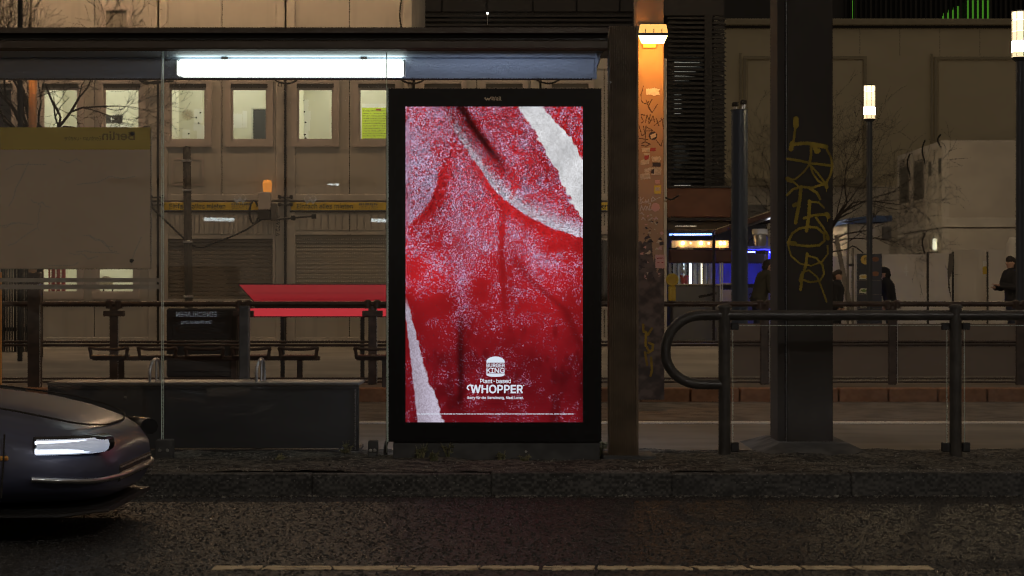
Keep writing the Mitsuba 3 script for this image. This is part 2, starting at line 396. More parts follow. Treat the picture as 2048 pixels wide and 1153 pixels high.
for (px, py, h), lb in zip(spots, wl):
    d = CAMZ * FOC / (py - HOR); x0 = X(px, d); ms = []
    for k in range(14):
        a, l = R.uniform(0, 6.28), R.uniform(.4, 1) * h
        s = R.uniform(.12, .5)
        p = [(x0 + R.normal(0, .012), d + R.normal(0, .012), -.005)]
        p += [(p[0][0] + math.cos(a) * s * l * t ** 1.5, p[0][1] + math.sin(a) * s * l * t ** 1.5, l * t) for t in (.35, .7, 1)]
        ms.append(tube(p, [.0035, .003, .0025, .001], 4))
        if R.random() < .6:
            lf = trimesh.creation.icosphere(subdivisions=1, radius=.012); lf.vertices *= [1.3, .9, .25]; lf.apply_translation(p[2]); ms.append(lf)
    single('weed', ms, 'weed', lb, 'weed', 'weeds in the dirt strip')

# ================================================================ digital advertising display
D = 12.45
ad = thing('advertising_display', 'tall black digital advertising display with a red glittering food poster', 'display')
x0, x1 = X(777, D), X(1203, D)
sx0, sx1, sz0, sz1 = X(811, D), X(1166, D), Z(845, D), Z(213.5, D)
hz0, hz1 = Z(884, D), Z(177, D)
fr = sbox(x0, hz0, x1, hz1).difference(sbox(sx0, sz0, sx1, sz1))
add('frame', front(fr, D, 0.03), 'black_gloss', ad)
add('housing', box(x0 + .004, x1 - .004, D + .03, D + .34, hz0 + .003, hz1 - .003, .02), 'black_matt', ad)
add('added_rear_screen', box(x0 + .10, x1 - .10, D + .342, D + .348, hz0 + .12, hz1 - .12), 'lamp_glass', ad, emit=(1.25, 1.4, 1.85), weight=1.5)  # unseen from here; added to throw bluish light on the shelter ceiling
add('foot', box(X(786, D), X(1200, D), D + .02, D + .30, -.05, hz0, .006), 'dark_plinth', ad)
add('side_strip', box(x0 - .010, x0, D + .004, D + .05, hz0, hz1), 'glass_edge', ad)
for px in (1052,):
    add('lock', lathe(0, 0, [(0, 0), (.008, 0), (.008, .004), (0, .004)], 10).apply_transform(trimesh.transformations.rotation_matrix(math.pi / 2, [1, 0, 0])).apply_translation([X(px, D), D + .019, Z(904, D)]), 'steel', ad)

def pl(v, pts):
    """piecewise linear function of v"""
    out = mi.Float(pts[0][1])
    for (a, b), (c, e) in zip(pts, pts[1:]):
        out = dr.select(v >= a, b + (e - b) * dr.clip((v - a) / (c - a), 0, 1), out)
    return out

SCR = (sx0, sz1, sx1 - sx0, sz1 - sz0)
def poster(p, n, uv):
    """what the screen shows: glittering red flesh-like folds with white bands (U, V: print coordinates)"""
    U = 811 + 355 * (p.x - SCR[0]) / SCR[2]
    V = 213.5 + 631.5 * (SCR[1] - p.z) / SCR[3]
    soft = fbm(U / 38, V / 38, 2, 4)
    soft2 = fbm(U / 15 + 30, V / 15, 8, 3)
    jit = (fbm(U / 9, V / 9, 5, 3) - .5) * 14
    dens = mix_f(0.43, 0.075, smoothstep(340, 690, V)) + (soft - .5) * mix_f(.95, .30, smoothstep(400, 700, V)) + (soft2 - .5) * .35
    dens = dens + .22 * smoothstep(905, 820, U) * smoothstep(470, 330, V)
    dark = 1.0 + (soft - .5) * .5
    # crease from the upper left to the right edge: red hollow below, bright ridge above
    yc = pl(U, [(870, 213), (905, 258), (945, 318), (990, 382), (1012, 402), (1050, 430), (1100, 455), (1166, 478)]) + jit * .3
    below, above = V - yc, yc - V
    on = smoothstep(880, 930, U)
    ridge = on * smoothstep(-2, 3, above) * smoothstep(46, 4, above)
    dens = dens + .55 * ridge
    hollow = on * smoothstep(-2, 4, below) * smoothstep(40, 10, below) * smoothstep(930, 980, U)
    dens = mix_f(dens, 0.03, hollow * .9)
    # dark fold further up
    xa = pl(V, [(213, 922), (250, 945), (290, 972), (318, 994), (345, 1010), (400, 1030)]) + jit * .4
    fold = dr.exp(-dr.square((U - xa) / 11)) * smoothstep(365, 300, V)
    fold2 = dr.exp(-dr.square((U - xa + 26) / 20)) * smoothstep(380, 250, V)
    # blotchy red patches between that fold and the white band
    blot = smoothstep(1000, 1030, U) * smoothstep(430, 380, V) * smoothstep(.42, .62, fbm(U / 13, V / 11, 3, 4))
    dens = mix_f(dens, .08, blot * .75)
    # the left lobe
    xl = pl(V, [(300, 895), (340, 876), (380, 868), (410, 856), (430, 838), (455, 811), (500, 790)]) + jit * .3
    lob = smoothstep(290, 350, V) * smoothstep(470, 440, V)
    dens = dens + .28 * lob * smoothstep(2, -4, U - xl) * smoothstep(-45, -6, U - xl)
    dens = mix_f(dens, .05, lob * smoothstep(0, 5, U - xl) * smoothstep(46, 12, U - xl) * .9)
    # pale veil running down the middle left
    dens = dens + .30 * dr.exp(-dr.square((U - pl(V, [(480, 905), (560, 925), (650, 920), (700, 915)])) / 16)) * smoothstep(480, 560, V) * smoothstep(690, 600, V)
    dens = dens + .18 * dr.exp(-dr.square((U - 1085) / 22) - dr.square((V - 525) / 20))
    # long dark seams
    s1 = dr.exp(-dr.square((U - pl(V, [(400, 1008), (500, 1002), (620, 1010), (720, 1030), (800, 1050)])) / 7)) * smoothstep(395, 430, V) * smoothstep(700, 560, V)
    s2 = dr.exp(-dr.square((U - 921) / 8)) * smoothstep(600, 680, V) * smoothstep(840, 790, V)
    s3 = dr.exp(-dr.square((U - pl(V, [(470, 1000), (560, 1060), (620, 1130), (700, 1166)])) / 10)) * smoothstep(500, 540, V)
    red = mix((0.44, 0.011, 0.014), (0.125, 0.0035, 0.007), smoothstep(430, 780, V))
    red = red * dr.clip(dark, .45, 1.3) * (.62 + .76 * fbm(U / 85 + 3, V / 110, 6, 2))
    k = dr.clip(1 - .88 * fold - .45 * fold2 - .25 * s1 - .70 * s2 - .35 * s3, .08, 1)
    k = k * (1 - .35 * smoothstep(.55, .75, fbm(U / 30 + 9, V / 60, 1, 3)) * smoothstep(560, 680, V))
    # glitter: single grains, some of them larger
    dens = dens * (1 - .85 * s1) * (1 - .5 * s3)
    dens = dens * (1 - .8 * fold) * (1 - .4 * fold2)
    ca, cb = U * .94 + V * .34, V * .94 - U * .34
    g1 = cell_rand(ca / 1.5, cb / 1.5, 1)
    g2 = cell_rand(ca / 2.1 + 9, cb / 2.1, 2)
    t1 = smoothstep(0, .10, dr.clip(dens, 0.02, .95) - g1)
    t2 = smoothstep(0, .10, dr.clip(dens * .5, 0.012, .9) - g2)
    lum = cell_rand(ca / 1.5, cb / 1.5, 7)
    lum = dr.select(t2 > t1, cell_rand(ca / 2.1 + 9, cb / 2.1, 7), lum)
    grain = dr.maximum(t1, t2)
    tint = mix((0.50, 0.14, 0.30), (0.72, 0.62, 0.88), cell_rand(ca / 2.6, cb / 2.6, 4))
    tint = mix(tint, (0.66, 0.56, 0.82), .6 * smoothstep(900, 830, U) * smoothstep(520, 380, V))
    tint = mix(tint, (0.84, 0.84, 0.95), ridge * .8)
    tint = tint * (.26 + 1.05 * lum * lum) * mix_f(1.0, .72, smoothstep(480, 680, V))
    tint = mix(tint, tint * mi.Color3f(1.05, .62, .72), smoothstep(480, 640, V) * .7)
    # grains in the dark hollows between them
    pit = smoothstep(.66, .80, cell_rand(ca / 1.9 + 3, cb / 1.9, 5)) * smoothstep(560, 380, V)
    c = mix(red * (1 - .8 * pit), tint * (1 - .55 * pit), grain) * k
    # white band upper right
    wl = pl(V, [(213, 1036), (245, 1056), (290, 1082), (330, 1106), (380, 1130), (420, 1150), (450, 1170)]) + jit
    wr = pl(V, [(213, 1088), (245, 1112), (272, 1140), (292, 1152), (318, 1167), (330, 1190)]) + jit
    w = smoothstep(0, 4, U - wl) * smoothstep(0, 4, wr - U) * smoothstep(470, 450, V)
    fat = mix((0.42, 0.41, 0.41), (0.84, 0.85, 0.88), .5 * fbm(U / 6, V / 6, 7, 3) + .5 * cell_rand(U / 1.8, V / 1.8, 15)) * dr.clip(.95 + .22 * (fbm(U / 30, V / 30, 4, 2) - .5) * 2, .5, 1.1)
    c = mix(c, fat, w)
    # lilac band lower left
    bl = pl(V, [(600, 806), (640, 811), (720, 820), (790, 828), (845, 834)]) + jit * .2
    br = pl(V, [(600, 814), (640, 826), (690, 838), (760, 858), (800, 876), (845, 888)]) + jit * .6
    b = smoothstep(0, 3, U - bl) * smoothstep(0, 4, br - U) * smoothstep(590, 625, V)
    lil = mix((0.27, 0.22, 0.27), (0.58, 0.53, 0.66), cell_rand(ca / 2.1, cb / 2.1, 12) * .5 + .5 * smoothstep(0, 50, U - bl))
    return mix(c, lil, b) * GAIN

def mix_f(a, b, t): return a + (b - a) * t

scr = add('screen', trimesh.Trimesh([(sx0, D + .006, sz0), (sx1, D + .006, sz0), (sx1, D + .006, sz1), (sx0, D + .006, sz1)], [[0, 1, 2], [0, 2, 3]], process=False), 'screen_face', ad, emit=proc(poster), weight=1.5, uv=np.array([[0, 0], [1, 0], [1, 1], [0, 1.0]]),
          label='bright screen showing red glittering flesh with pale bands')
def ux(u): return X(u, D)
def vz(v): return Z(v, D)
DS = D + .0055
L = []
def on_screen(poly): L.append(front(poly, DS, .002))
top = Polygon([(ux(991 + 18.5 * math.cos(a)), vz(726 - 12.5 * max(0, math.sin(a)) ** .8)) for a in np.linspace(0, math.pi, 30)])
bot = Polygon([(ux(991 + 18.5 * math.cos(a)), vz(747.5 + 7 * max(0, math.sin(a)) ** .6)) for a in np.linspace(0, math.pi, 30)])
on_screen(top); on_screen(bot)
L += [text('BURGER', ux(972.8), ux(1009.6), vz(735.0), 7.2 * D / FOC, DS, .002, True), text('KING', ux(972.8), ux(1009.6), vz(746.3), 9.6 * D / FOC, DS, .002, True),
      text('Plant-based', ux(960), ux(1022), vz(766.5), 8 * D / FOC, DS, .002, True), text('WHOPPER', ux(941), ux(1045.5), vz(786.5), 15.5 * D / FOC, DS, .0018, True),
      text('WHOPPER', ux(941.6), ux(1046), vz(786.2), 15.5 * D / FOC, DS, .0022, True),
      front(LineString([(ux(a), vz(b)) for a, b in ((946, 772), (940, 770.5), (935.5, 773), (934.5, 777), (937.5, 780))]).buffer(2.6 * D / FOC / 2), DS, .0025),
      front(Point(ux(1047.5), vz(771.5)).buffer(.0035), DS, .002),
      text('Sorry für die Verwirrung, Meat Lover.', ux(934.5), ux(1047.5), vz(798.5), 5.4 * D / FOC, DS, .002, True)]
fine = [text('Das dargestellte Gemüse ist nicht Bestandteil der Produkte und wird nur zur Verdeutlichung dessen gezeigt, dass Fleisch und Gemüse eine ähnliche Beschaffenheit haben bzw. ähnlich aussehen können.', ux(835), ux(1148), vz(829.5), 2.6 * D / FOC, DS, .002, True)]
add('small_print', fine, 'screen_face', ad, emit=(.66, .74, .84), weight=.1)
add('lettering', L, 'screen_face', ad, emit=(.66, .74, .84), weight=.2, label='white slogan lettering near the bottom of the screen')
add('maker_mark', [text('Wall', ux(981), ux(1003), vz(201.2), 7.5 * D / FOC, D, .002, True),
                   front(LineString([(ux(a), vz(b)) for a, b in ((970, 196), (973, 200), (975.5, 197), (978, 200), (981, 196))]).buffer(.0035), D - .002, .002)], 'bronze_print', ad)

# ================================================================ tram shelter, seen from behind
sh = thing('tram_shelter', 'long glass tram stop shelter seen from behind with ribbed metal ceiling', 'tram shelter')
RX0, RX1 = -6.2, X(1217, 12.3)
add('roof_trim', box(RX0, RX1, 12.26, 14.3, Z(66, 12.26), Z(55, 12.26)), 'shelter_trim', sh)
add('gutter', box(RX0, RX1 - .003, 12.33, 14.25, Z(80, 12.33), Z(66, 12.26) - .002), 'shelter_dark', sh)
add('roof_edge', box(RX0, RX1 - .002, 12.30, 12.42, Z(98, 12.30), Z(80, 12.30) - .002, .006), 'shelter_trim', sh)
cz = 2.452
add('ceiling', box(RX0, RX1 - .02, 12.42, 14.22, cz, cz + .03), 'ceiling_metal', sh)
mx = X(1190, 12.5)
for k in range(11):
    y = 13.02 + k * .105
    add('ceiling_rib', box(RX0, mx + (y - 12.5) * .036, y, y + .082, cz - .014, cz - .001, .004), 'ceiling_metal', sh)
ds = []
for k in range(28):
    y = 12.5 + k * .062
    xa = mx + (y - 12.5) * .04 + .012
    ds.append(box(xa, RX1 - .022, y, y + .045, cz - .012, cz - .001))
add('soffit_panel', ds, 'ceiling_metal', sh, kind='stuff')
add('rear_edge', box(RX0, RX1 - .02, 14.22, 14.30, cz - .01, cz + .06), 'shelter_dark', sh)
# ribbed end pillar
PD = 12.5
pillar = [box(X(1219, PD), X(1274, PD), PD + .012, PD + .26, 0.0, Z(54, PD), .004)]
w = (X(1275, PD) - X(1218, PD)) / 13
for k in range(13):
    a = X(1218, PD) + k * w
    pillar.append(box(a + w * .10, a + w * .78, PD - .006, PD + .014, 0.0, Z(52, PD), .003))
for k in range(16):
    pillar.append(box(X(1274, PD) - .002, X(1274, PD) + .010, PD + .012 + k * .0155, PD + .012 + k * .0155 + .011, 0.0, Z(52, PD)))
add('ribbed_pillar', pillar, 'pillar_brown', sh)
add('pillar_base', box(X(1205, PD), X(1312, PD), PD - .03, PD + .36, -.04, Z(911, PD), .008), 'dark_plinth', sh)
add('pillar_screw', lathe(0, 0, [(0, 0), (.006, 0), (.006, .004), (0, .004)], 8).apply_transform(trimesh.transformations.rotation_matrix(math.pi / 2, [1, 0, 0])).apply_translation([X(1221, PD), PD - .002, Z(165, PD)]), 'steel', sh)
# glass
GD = 12.62
def pane(px0, px1, py0, py1, d, label=None):
    a, b, zt, zb = X(px0, d), X(px1, d), Z(py0, d), Z(py1, d)
    k = add('glass_pane', trimesh.Trimesh([(a, d, zb), (b, d, zb), (b, d, zt), (a, d, zt)], [[0, 1, 2], [0, 2, 3]], process=False), 'pane', sh, label=label)
    return k, a, b, zt, zb
def edges(k, a, b, zt, zb, d, left=True, right=True, w=.0045, tp=True):
    if left: add('edge', box(a - w, a, d - .006, d + .006, zb, zt), 'glass_edge', k)
    if right: add('edge', box(b, b + w, d - .006, d + .006, zb, zt), 'glass_edge', k)
    if tp: add('edge', box(a, b, d - .006, d + .006, zt, zt + .004), 'glass_edge', k)
A = pane(-620, 322.5, 99, 905, GD, 'glass pane with two frosted stripes')
edges(*A, GD, left=False)
B = pane(327.5, 772.5, 101, 905, GD, 'glass pane in front of the long lamp')
edges(*B, GD)
C = pane(1207, 1218.5, 185, 905, GD)
add('edge', box(C[2], C[2] + .0035, GD - .005, GD + .005, C[4], C[3]), 'glass_edge', C[0])
for py0, py1 in ((556.5, 565), (569.5, 579)):
    add('frosted_stripe', box(A[1], X(322, GD), GD - .0045, GD - .003, Z(py1, GD), Z(py0, GD)), 'vinyl', A[0])
for px, py in ((480, 398), (620.5, 399)):
    def q(a, b): return (X(px + a, GD), Z(py + b, GD))
    W = Polygon([q(-12.5, -3), q(-6.3, 3.6), q(0, -3), q(6.3, 3.6), q(12.5, -3), q(12.2, 3), q(6, 9.8), q(0, 3.8), q(-6, 9.8), q(-12.2, 3)])
    dia = unary_union([LineString([q(s - 5.6, -3), q(s, -9), q(s + 5.6, -3)]).buffer(.0012) for s in (-6.2, 6.2)])
    add('zigzag_mark', front(unary_union([W, dia]), GD - .005, .0015), 'vinyl_pale', B[0])
dr_ = []
for _ in range(420):
    px, py = R.uniform(330, 770), 101 + abs(R.normal(0, 75))
    if R.random() < .45: px = 772 - abs(R.normal(0, 22)) if R.random() < .6 else 330 + abs(R.normal(0, 20))
    if not (330 < px < 771): continue
    o = trimesh.creation.icosahedron(); o.vertices *= R.choice([.0012, .0017, .0026], p=[.6, .32, .08]) * np.array([1, .4, 1.1])
    o.apply_translation([X(px, GD), GD - .002, Z(py, GD)]); dr_.append(o)
add('water_drops', dr_, 'droplet', B[0], kind='stuff')
# clamps at the pane feet
for px0, px1, py0 in ((313, 347, 879), (737, 756, 881)):
    k = add('clamp', box(X(px0, GD), X(px1, GD), GD - .045, GD + .05, -.03, Z(py0, GD), .006), 'dark_plinth', sh)
    for fx in (.28, .72):
        add('bolt', lathe(0, 0, [(0, 0), (.011, 0), (.010, .008), (0, .009)], 8).apply_transform(trimesh.transformations.rotation_matrix(math.pi / 2, [1, 0, 0])).apply_translation([X(px0 + (px1 - px0) * fx, GD), GD - .044, Z(900, GD)]), 'steel', k)
add('drain_pipe', tube([(X(771, GD), GD + .01, -.03), (X(771, GD), GD + .01, Z(893, GD)), (X(773, GD), GD + .03, Z(885, GD))], .011, 8), 'dark_plinth', sh, smooth=40)
add('rear_post', box(X(478, 14.0), X(497, 14.0), 14.0, 14.09, 0, Z(612, 14.0), .006), 'rail_paint', sh)

# long lamp under the ceiling
LD = 12.92
lp = thing('strip_lamp', 'long glowing white strip lamp under the shelter ceiling', 'lamp')
add('diffuser', box(X(354, LD), X(808, LD), LD, LD + .14, Z(151, LD), Z(119, LD), .018), 'lamp_glass', lp, emit=(2.2, 2.45, 2.2), weight=4)
for px in (352.2, 808.3):
    add('end_cap', box(X(px - .4, LD) - .003, X(px + .4, LD) + .003, LD + .004, LD + .136, Z(150, LD), Z(120, LD), .002), 'lamp_glass', lp)
for px in (440, 720):
    add('hanger', box(X(px, LD), X(px + 12, LD), LD + .05, LD + .09, Z(119, LD) - .002, cz), 'shelter_dark', lp)

# city map fixed to the glass, its back towards us
MD = 12.655
mp = thing('city_map_board', 'back of a wide city map board with a yellow head strip', 'map board')
mx0, mx1 = X(-330, MD), X(301, MD)
add('board', box(mx0, mx1, MD, MD + .012, Z(538, MD), Z(300, MD) , .001), 'board_back', mp)
add('head_strip', box(mx0, mx1, MD + .001, MD + .012, Z(300, MD) + .001, Z(255, MD)), 'board_yellow', mp)
add('edge', [box(mx1, mx1 + .004, MD - .001, MD + .013, Z(538, MD), Z(255, MD)), box(mx0, mx1, MD - .001, MD + .013, Z(539, MD), Z(538, MD))], 'bench_lip', mp)
add('headline', text('Berlin', X(204, MD), X(270, MD), Z(280, MD), 16 * MD / FOC, MD + .001, .0015, True, mirror=True), 'board_print', mp)
add('subline', text('Zentrum · centre', X(129, MD), X(203, MD), Z(281, MD), 8.5 * MD / FOC, MD + .001, .0015, False, mirror=True), 'board_print', mp)
rd = []
for _ in range(26):
    a, b = R.uniform(-300, 290), R.uniform(310, 530)
    ang = R.uniform(0, 3.1)
    l = R.uniform(40, 160)
    pts = [(a + t * l * math.cos(ang) + R.normal(0, 3), b + t * l * math.sin(ang) * .6 + R.normal(0, 3)) for t in np.linspace(0, 1, 6)]
    pts = [(min(max(u, -320), 296), min(max(v, 306), 532)) for u, v in pts]
    rd.append(stroke(pts, 1.3, MD, .0006))
add('street_lines', rd, 'vinyl', mp)
for px, py in ((265, 268), (264, 522), (-290, 268), (-290, 522)):
    add('bolt', lathe(0, 0, [(0, 0), (.011, 0), (.012, .012), (.007, .022), (0, .024)], 12).apply_transform(trimesh.transformations.rotation_matrix(math.pi / 2, [1, 0, 0])).apply_translation([X(px, MD), MD, Z(py, MD)]), 'black_matt', mp, smooth=50)

# bench with a closed back and steel arm hoops
BD = 13.05
bn = thing('bench', 'long dark closed-back bench with steel arm hoops behind the glass', 'bench')
bx0, bx1 = X(97, BD), X(718, BD)
zt = Z(772, BD)
add('back_panel', box(bx0 + .02, bx1 - .018, BD, BD + .02, Z(897, BD), zt - .02), 'bench_dark', bn)
add('frame', [front(sbox(bx0, Z(905, BD), bx1, zt).difference(sbox(bx0 + .022, Z(899, BD), bx1 - .022, zt - .022)), BD - .012, .03)], 'black_matt', bn)
add('seat', box(bx0 - .005, bx1 + .004, BD - .02, BD + .44, zt + .002, zt + .022, .005), 'bench_lip', bn)
add('trim_strip', box(bx1 - .0245, bx1 - .0215, BD - .016, BD - .010, Z(900, BD), zt - .02), 'steel', bn)
for px in (150, 690):
    add('leg', box(X(px, BD), X(px + 28, BD), BD + .03, BD + .40, -.04, Z(897, BD), .005), 'black_matt', bn)
add('strut', tube([(X(670, BD), BD - .03, -.01), (X(690, BD), BD + .02, Z(893, BD))], .012, 6), 'black_matt', bn)
for px in (299, 512):
    xx = X(px, BD)
    hoop = bez([(xx, BD + .02, zt + .01), (xx, BD + .02, zt + .10), (xx + .012, BD + .06, zt + .150), (xx + .012, BD + .16, zt + .162), (xx + .012, BD + .27, zt + .150), (xx + .012, BD + .33, zt + .10), (xx + .012, BD + .34, zt + .01)], 6)
    k = add('arm_hoop', tube(hoop, .0095, 10), 'steel', bn, smooth=60)
    add('hoop_bar', tube([(xx + .012, BD + .18, zt + .01), (xx + .012, BD + .18, zt + .155)], .007, 8), 'steel', k, smooth=60)
add('bolt_head', lathe(0, 0, [(0, 0), (.009, 0), (.008, .005), (0, .006)], 10).apply_transform(trimesh.transformations.rotation_matrix(math.pi / 2, [1, 0, 0])).apply_translation([X(251, BD), BD - .001, Z(771 + 24, BD)]), 'steel', bn)

# ================================================================ near railing at the right
FD = 12.72
fr_ = thing('front_railing', 'dark tubular railing with a rounded loop end at the right', 'railing')
zc, zl, rr_ = Z(631, FD), Z(769, FD), .031
cx = X(1330, FD) + .003; rad = .215
loop = [(X(1447, FD), FD, zl)]
for a in np.linspace(-90, -180, 12): loop.append((cx + rad + rad * math.cos(math.radians(a)), FD, zl + rad * .88 + rad * .88 * math.sin(math.radians(a))))
for a in np.linspace(180, 90, 12): loop.append((cx + rad + rad * math.cos(math.radians(a)), FD, zc - rad + rad * math.sin(math.radians(a))))
loop += [(X(1447, FD), FD, zc), (X(1911, FD), FD, zc), (4.6, FD, zc)]
add('top_rail', tube(loop, rr_, 16), 'rail_paint', fr_, smooth=60)
for px in (1449, 1911):
    k = add('post', tube([(X(px, FD), FD, -.05), (X(px, FD), FD, zc + .045)], .037, 16), 'rail_paint', fr_, smooth=60)
    add('cap', lathe(X(px, FD), FD, [(0, zc + .044), (.044, zc + .044), (.044, zc + .055), (.03, zc + .064), (0, zc + .067)], 16), 'rail_paint', k, smooth=60)
    for sx in (-1, 1):
        for py0, py1 in ((646, 660), (885, 904)):
            if px == 1449 and sx < 0: continue
            add('glass_clamp', box(X(px + sx * 13, FD), X(px + sx * 28, FD), FD - .022, FD + .022, Z(py1, FD), Z(py0, FD), .004), 'black_matt', k)
for pa, pb in ((1466, 1893), (1929, 2330)):
    a, b = X(pa, FD), X(pb, FD)
    k = add('glass_infill', trimesh.Trimesh([(a, FD, Z(895, FD)), (b, FD, Z(895, FD)), (b, FD, Z(652, FD)), (a, FD, Z(652, FD))], [[0, 1, 2], [0, 2, 3]], process=False), 'pane', fr_)
    add('edge', box(a - .003, a, FD - .005, FD + .005, Z(895, FD), Z(652, FD)), 'glass_edge', k)
    add('edge', box(b, b + .003, FD - .005, FD + .005, Z(895, FD), Z(652, FD)), 'glass_edge', k)
    add('edge', box(a, b, FD - .005, FD + .005, Z(652, FD), Z(652, FD) + .003), 'glass_edge', k)

# ================================================================ dark steel column with yellow spray
CD = 13.2
dc = thing('steel_column', 'broad dark steel column with yellow sprayed lettering', 'column')
add('shaft', box(X(1574, CD), X(1666, CD), CD, CD + .36, 0, 6.5, .006), 'column_dark', dc)
add('flange', box(X(1556, CD), X(1572, CD), CD + .03, CD + .40, 0, 6.5, .003), 'column_dark', dc)
add('edge_strip', box(X(1572.2, CD), X(1573.6, CD), CD - .002, CD + .02, 0, 6.5), 'bench_lip', dc)
m = trimesh.convex.convex_hull([(X(a, CD), y, z) for a, y, z in ((1500, 12.85, 0), (1730, 12.85, 0), (1500, 14, 0), (1730, 14, 0), (1556, 13.1, .06), (1690, 13.1, .06), (1556, 13.8, .06), (1690, 13.8, .06))])
m.apply_translation([0, .0, -.002])
add('concrete_base', m, 'concrete_base', dc)
SP = [([(1592, 238), (1592, 252)], 11), ([(1592, 250), (1589, 268), (1587, 284)], 5), ([(1583, 290), (1604, 287), (1628, 288)], 7), ([(1584, 287), (1582, 299)], 9), ([(1626, 289), (1652, 294)], 9), ([(1629, 293), (1633, 304), (1637, 302)], 9),
      ([(1622, 292), (1622, 312), (1619, 328)], 5), ([(1653, 298), (1662, 315), (1665, 332), (1661, 350), (1652, 368)], 4.5), ([(1574, 318), (1600, 322), (1620, 327), (1640, 329), (1663, 332)], 5),
      ([(1619, 329), (1607, 345), (1592, 358), (1576, 363)], 4), ([(1621, 332), (1626, 348), (1636, 362), (1650, 370)], 4), ([(1623, 333), (1637, 349), (1650, 366)], 4), ([(1652, 368), (1653, 375)], 7), ([(1575, 358), (1582, 362)], 9),
      ([(1585, 363), (1596, 372)], 3.5), ([(1574, 391), (1586, 379), (1602, 374), (1625, 376), (1640, 371), (1651, 369)], 5), ([(1602, 374), (1600, 396), (1596, 420), (1591, 446)], 7), ([(1620, 378), (1634, 386), (1640, 398)], 5.5), ([(1588, 411), (1592, 409)], 8),
      ([(1619, 403), (1618, 430), (1613, 462)], 7), ([(1619, 404), (1637, 405), (1648, 416)], 4), ([(1608, 437), (1628, 431), (1656, 429)], 5.5), ([(1653, 428), (1657, 434)], 8), ([(1632, 436), (1646, 455), (1657, 474)], 4.5), ([(1655, 474), (1656, 478)], 7), ([(1655, 430), (1655, 443)], 2),
      ([(1577, 484), (1584, 468), (1598, 458), (1616, 454), (1634, 456), (1648, 468), (1649, 482), (1638, 491), (1616, 493), (1592, 490), (1580, 489)], 5), ([(1577, 486), (1590, 487)], 8), ([(1576, 490), (1582, 512), (1600, 528), (1622, 532), (1644, 524), (1656, 508), (1655, 492)], 3.5),
      ([(1614, 508), (1612, 530), (1605, 550), (1601, 580)], 5.5), ([(1615, 512), (1632, 516), (1645, 530), (1648, 548), (1640, 562), (1620, 565), (1606, 560)], 4), ([(1604, 545), (1618, 541), (1634, 554), (1643, 575), (1653, 604)], 3.5), ([(1653, 370), (1653, 384)], 1.6), ([(1603, 550), (1600, 562)], 6)]
add('spray_lettering', front(unary_union([LineString([(X(a, CD), Z(b, CD)) for a, b in p]).buffer(w * .5 * CD / FOC, quad_segs=4) for p, w in SP]), CD - .003, .003), 'spray_yellow', dc)

# ================================================================ low sports car entering at the left
car = thing('sports_car', 'low dark car nose with a lit headlamp at the left edge of the road', 'car')
def hull_loft(st, n=15):
    """stations (x, half width, z bottom, z top, roundness) -> closed body"""
    rings = []
    for x, hw, zb, zt_, e in st:
        t = np.linspace(-.5 * math.pi, 1.5 * math.pi, 2 * n, endpoint=False)
        c, s = np.cos(t), np.sin(t)
        yy = np.sign(c) * np.abs(c) ** (2 / e) * hw
        zz = (zb + zt_) / 2 + np.sign(s) * np.abs(s) ** (2 / e) * (zt_ - zb) / 2
        yy = yy * (1 - .10 * np.clip((zz - zb) / max(zt_ - zb, 1e-6) - .45, 0, 1))
        rings.append(np.stack([np.full_like(yy, x), yy, zz], 1))
    v = np.vstack(rings); k = 2 * n; f = []
    for i in range(len(st) - 1):
        for j in range(k):
            a, b, c, d_ = i * k + j, i * k + (j + 1) % k, (i + 1) * k + (j + 1) % k, (i + 1) * k + j
            f += [[a, b, c], [a, c, d_]]
    for i, o in ((0, 1), (len(st) - 1, -1)):
        v = np.vstack([v, rings[i].mean(0)])
        for j in range(k):
            a, b = i * k + j, i * k + (j + 1) % k
            f.append([len(v) - 1, b, a] if o > 0 else [len(v) - 1, a, b])
    m = trimesh.Trimesh(v, f, process=False)
    if m.volume < 0: m.invert()
    return m
NX, CY, G0 = X(214, 9.35), 10.05, ROAD
prof = [(0, .42, .22, .40, 2.4), (.03, .60, .19, .445, 2.6), (.08, .72, .17, .49, 2.8), (.16, .79, .16, .53, 3), (.30, .84, .155, .575, 3.2), (.5, .87, .15, .62, 3.4), (.9, .88, .15, .67, 3.6), (1.3, .88, .15, .72, 3.6), (2.2, .88, .15, .78, 3.6), (3.2, .89, .16, .82, 3.6), (3.8, .87, .2, .80, 3.2), (4.1, .80, .26, .74, 2.8), (4.2, .66, .36, .66, 2.4)]
b = hull_loft([(NX - a, hw, G0 + zb, G0 + zt_, e) for a, hw, zb, zt_, e in prof])
b.vertices[:, 1] += CY
add('body', b, 'car_paint', car, smooth=45)
cab = hull_loft([(NX - a, hw, G0 + .60, G0 + z, 3) for a, hw, z in ((1.25, .62, .66), (1.7, .66, .98), (2.1, .66, 1.14), (2.7, .64, 1.15), (3.2, .62, 1.02), (3.8, .58, .74))])
cab.vertices[:, 1] += CY
add('cabin', cab, 'car_glass', car, smooth=45)
for dx in (.86, 3.3):
    for sy in (-1, 1):
        wc = trimesh.creation.cylinder(radius=.32, height=.21, sections=32); wc.apply_transform(trimesh.transformations.rotation_matrix(math.pi / 2, [1, 0, 0])); wc.apply_translation([NX - dx, CY + sy * .80, G0 + .32])
        k = add('wheel', wc, 'tyre', car, smooth=40)
        rm = trimesh.creation.cylinder(radius=.21, height=.216, sections=24); rm.apply_transform(trimesh.transformations.rotation_matrix(math.pi / 2, [1, 0, 0])); rm.apply_translation([NX - dx, CY + sy * .80, G0 + .32])
        add('rim', rm, 'steel', k, smooth=40)
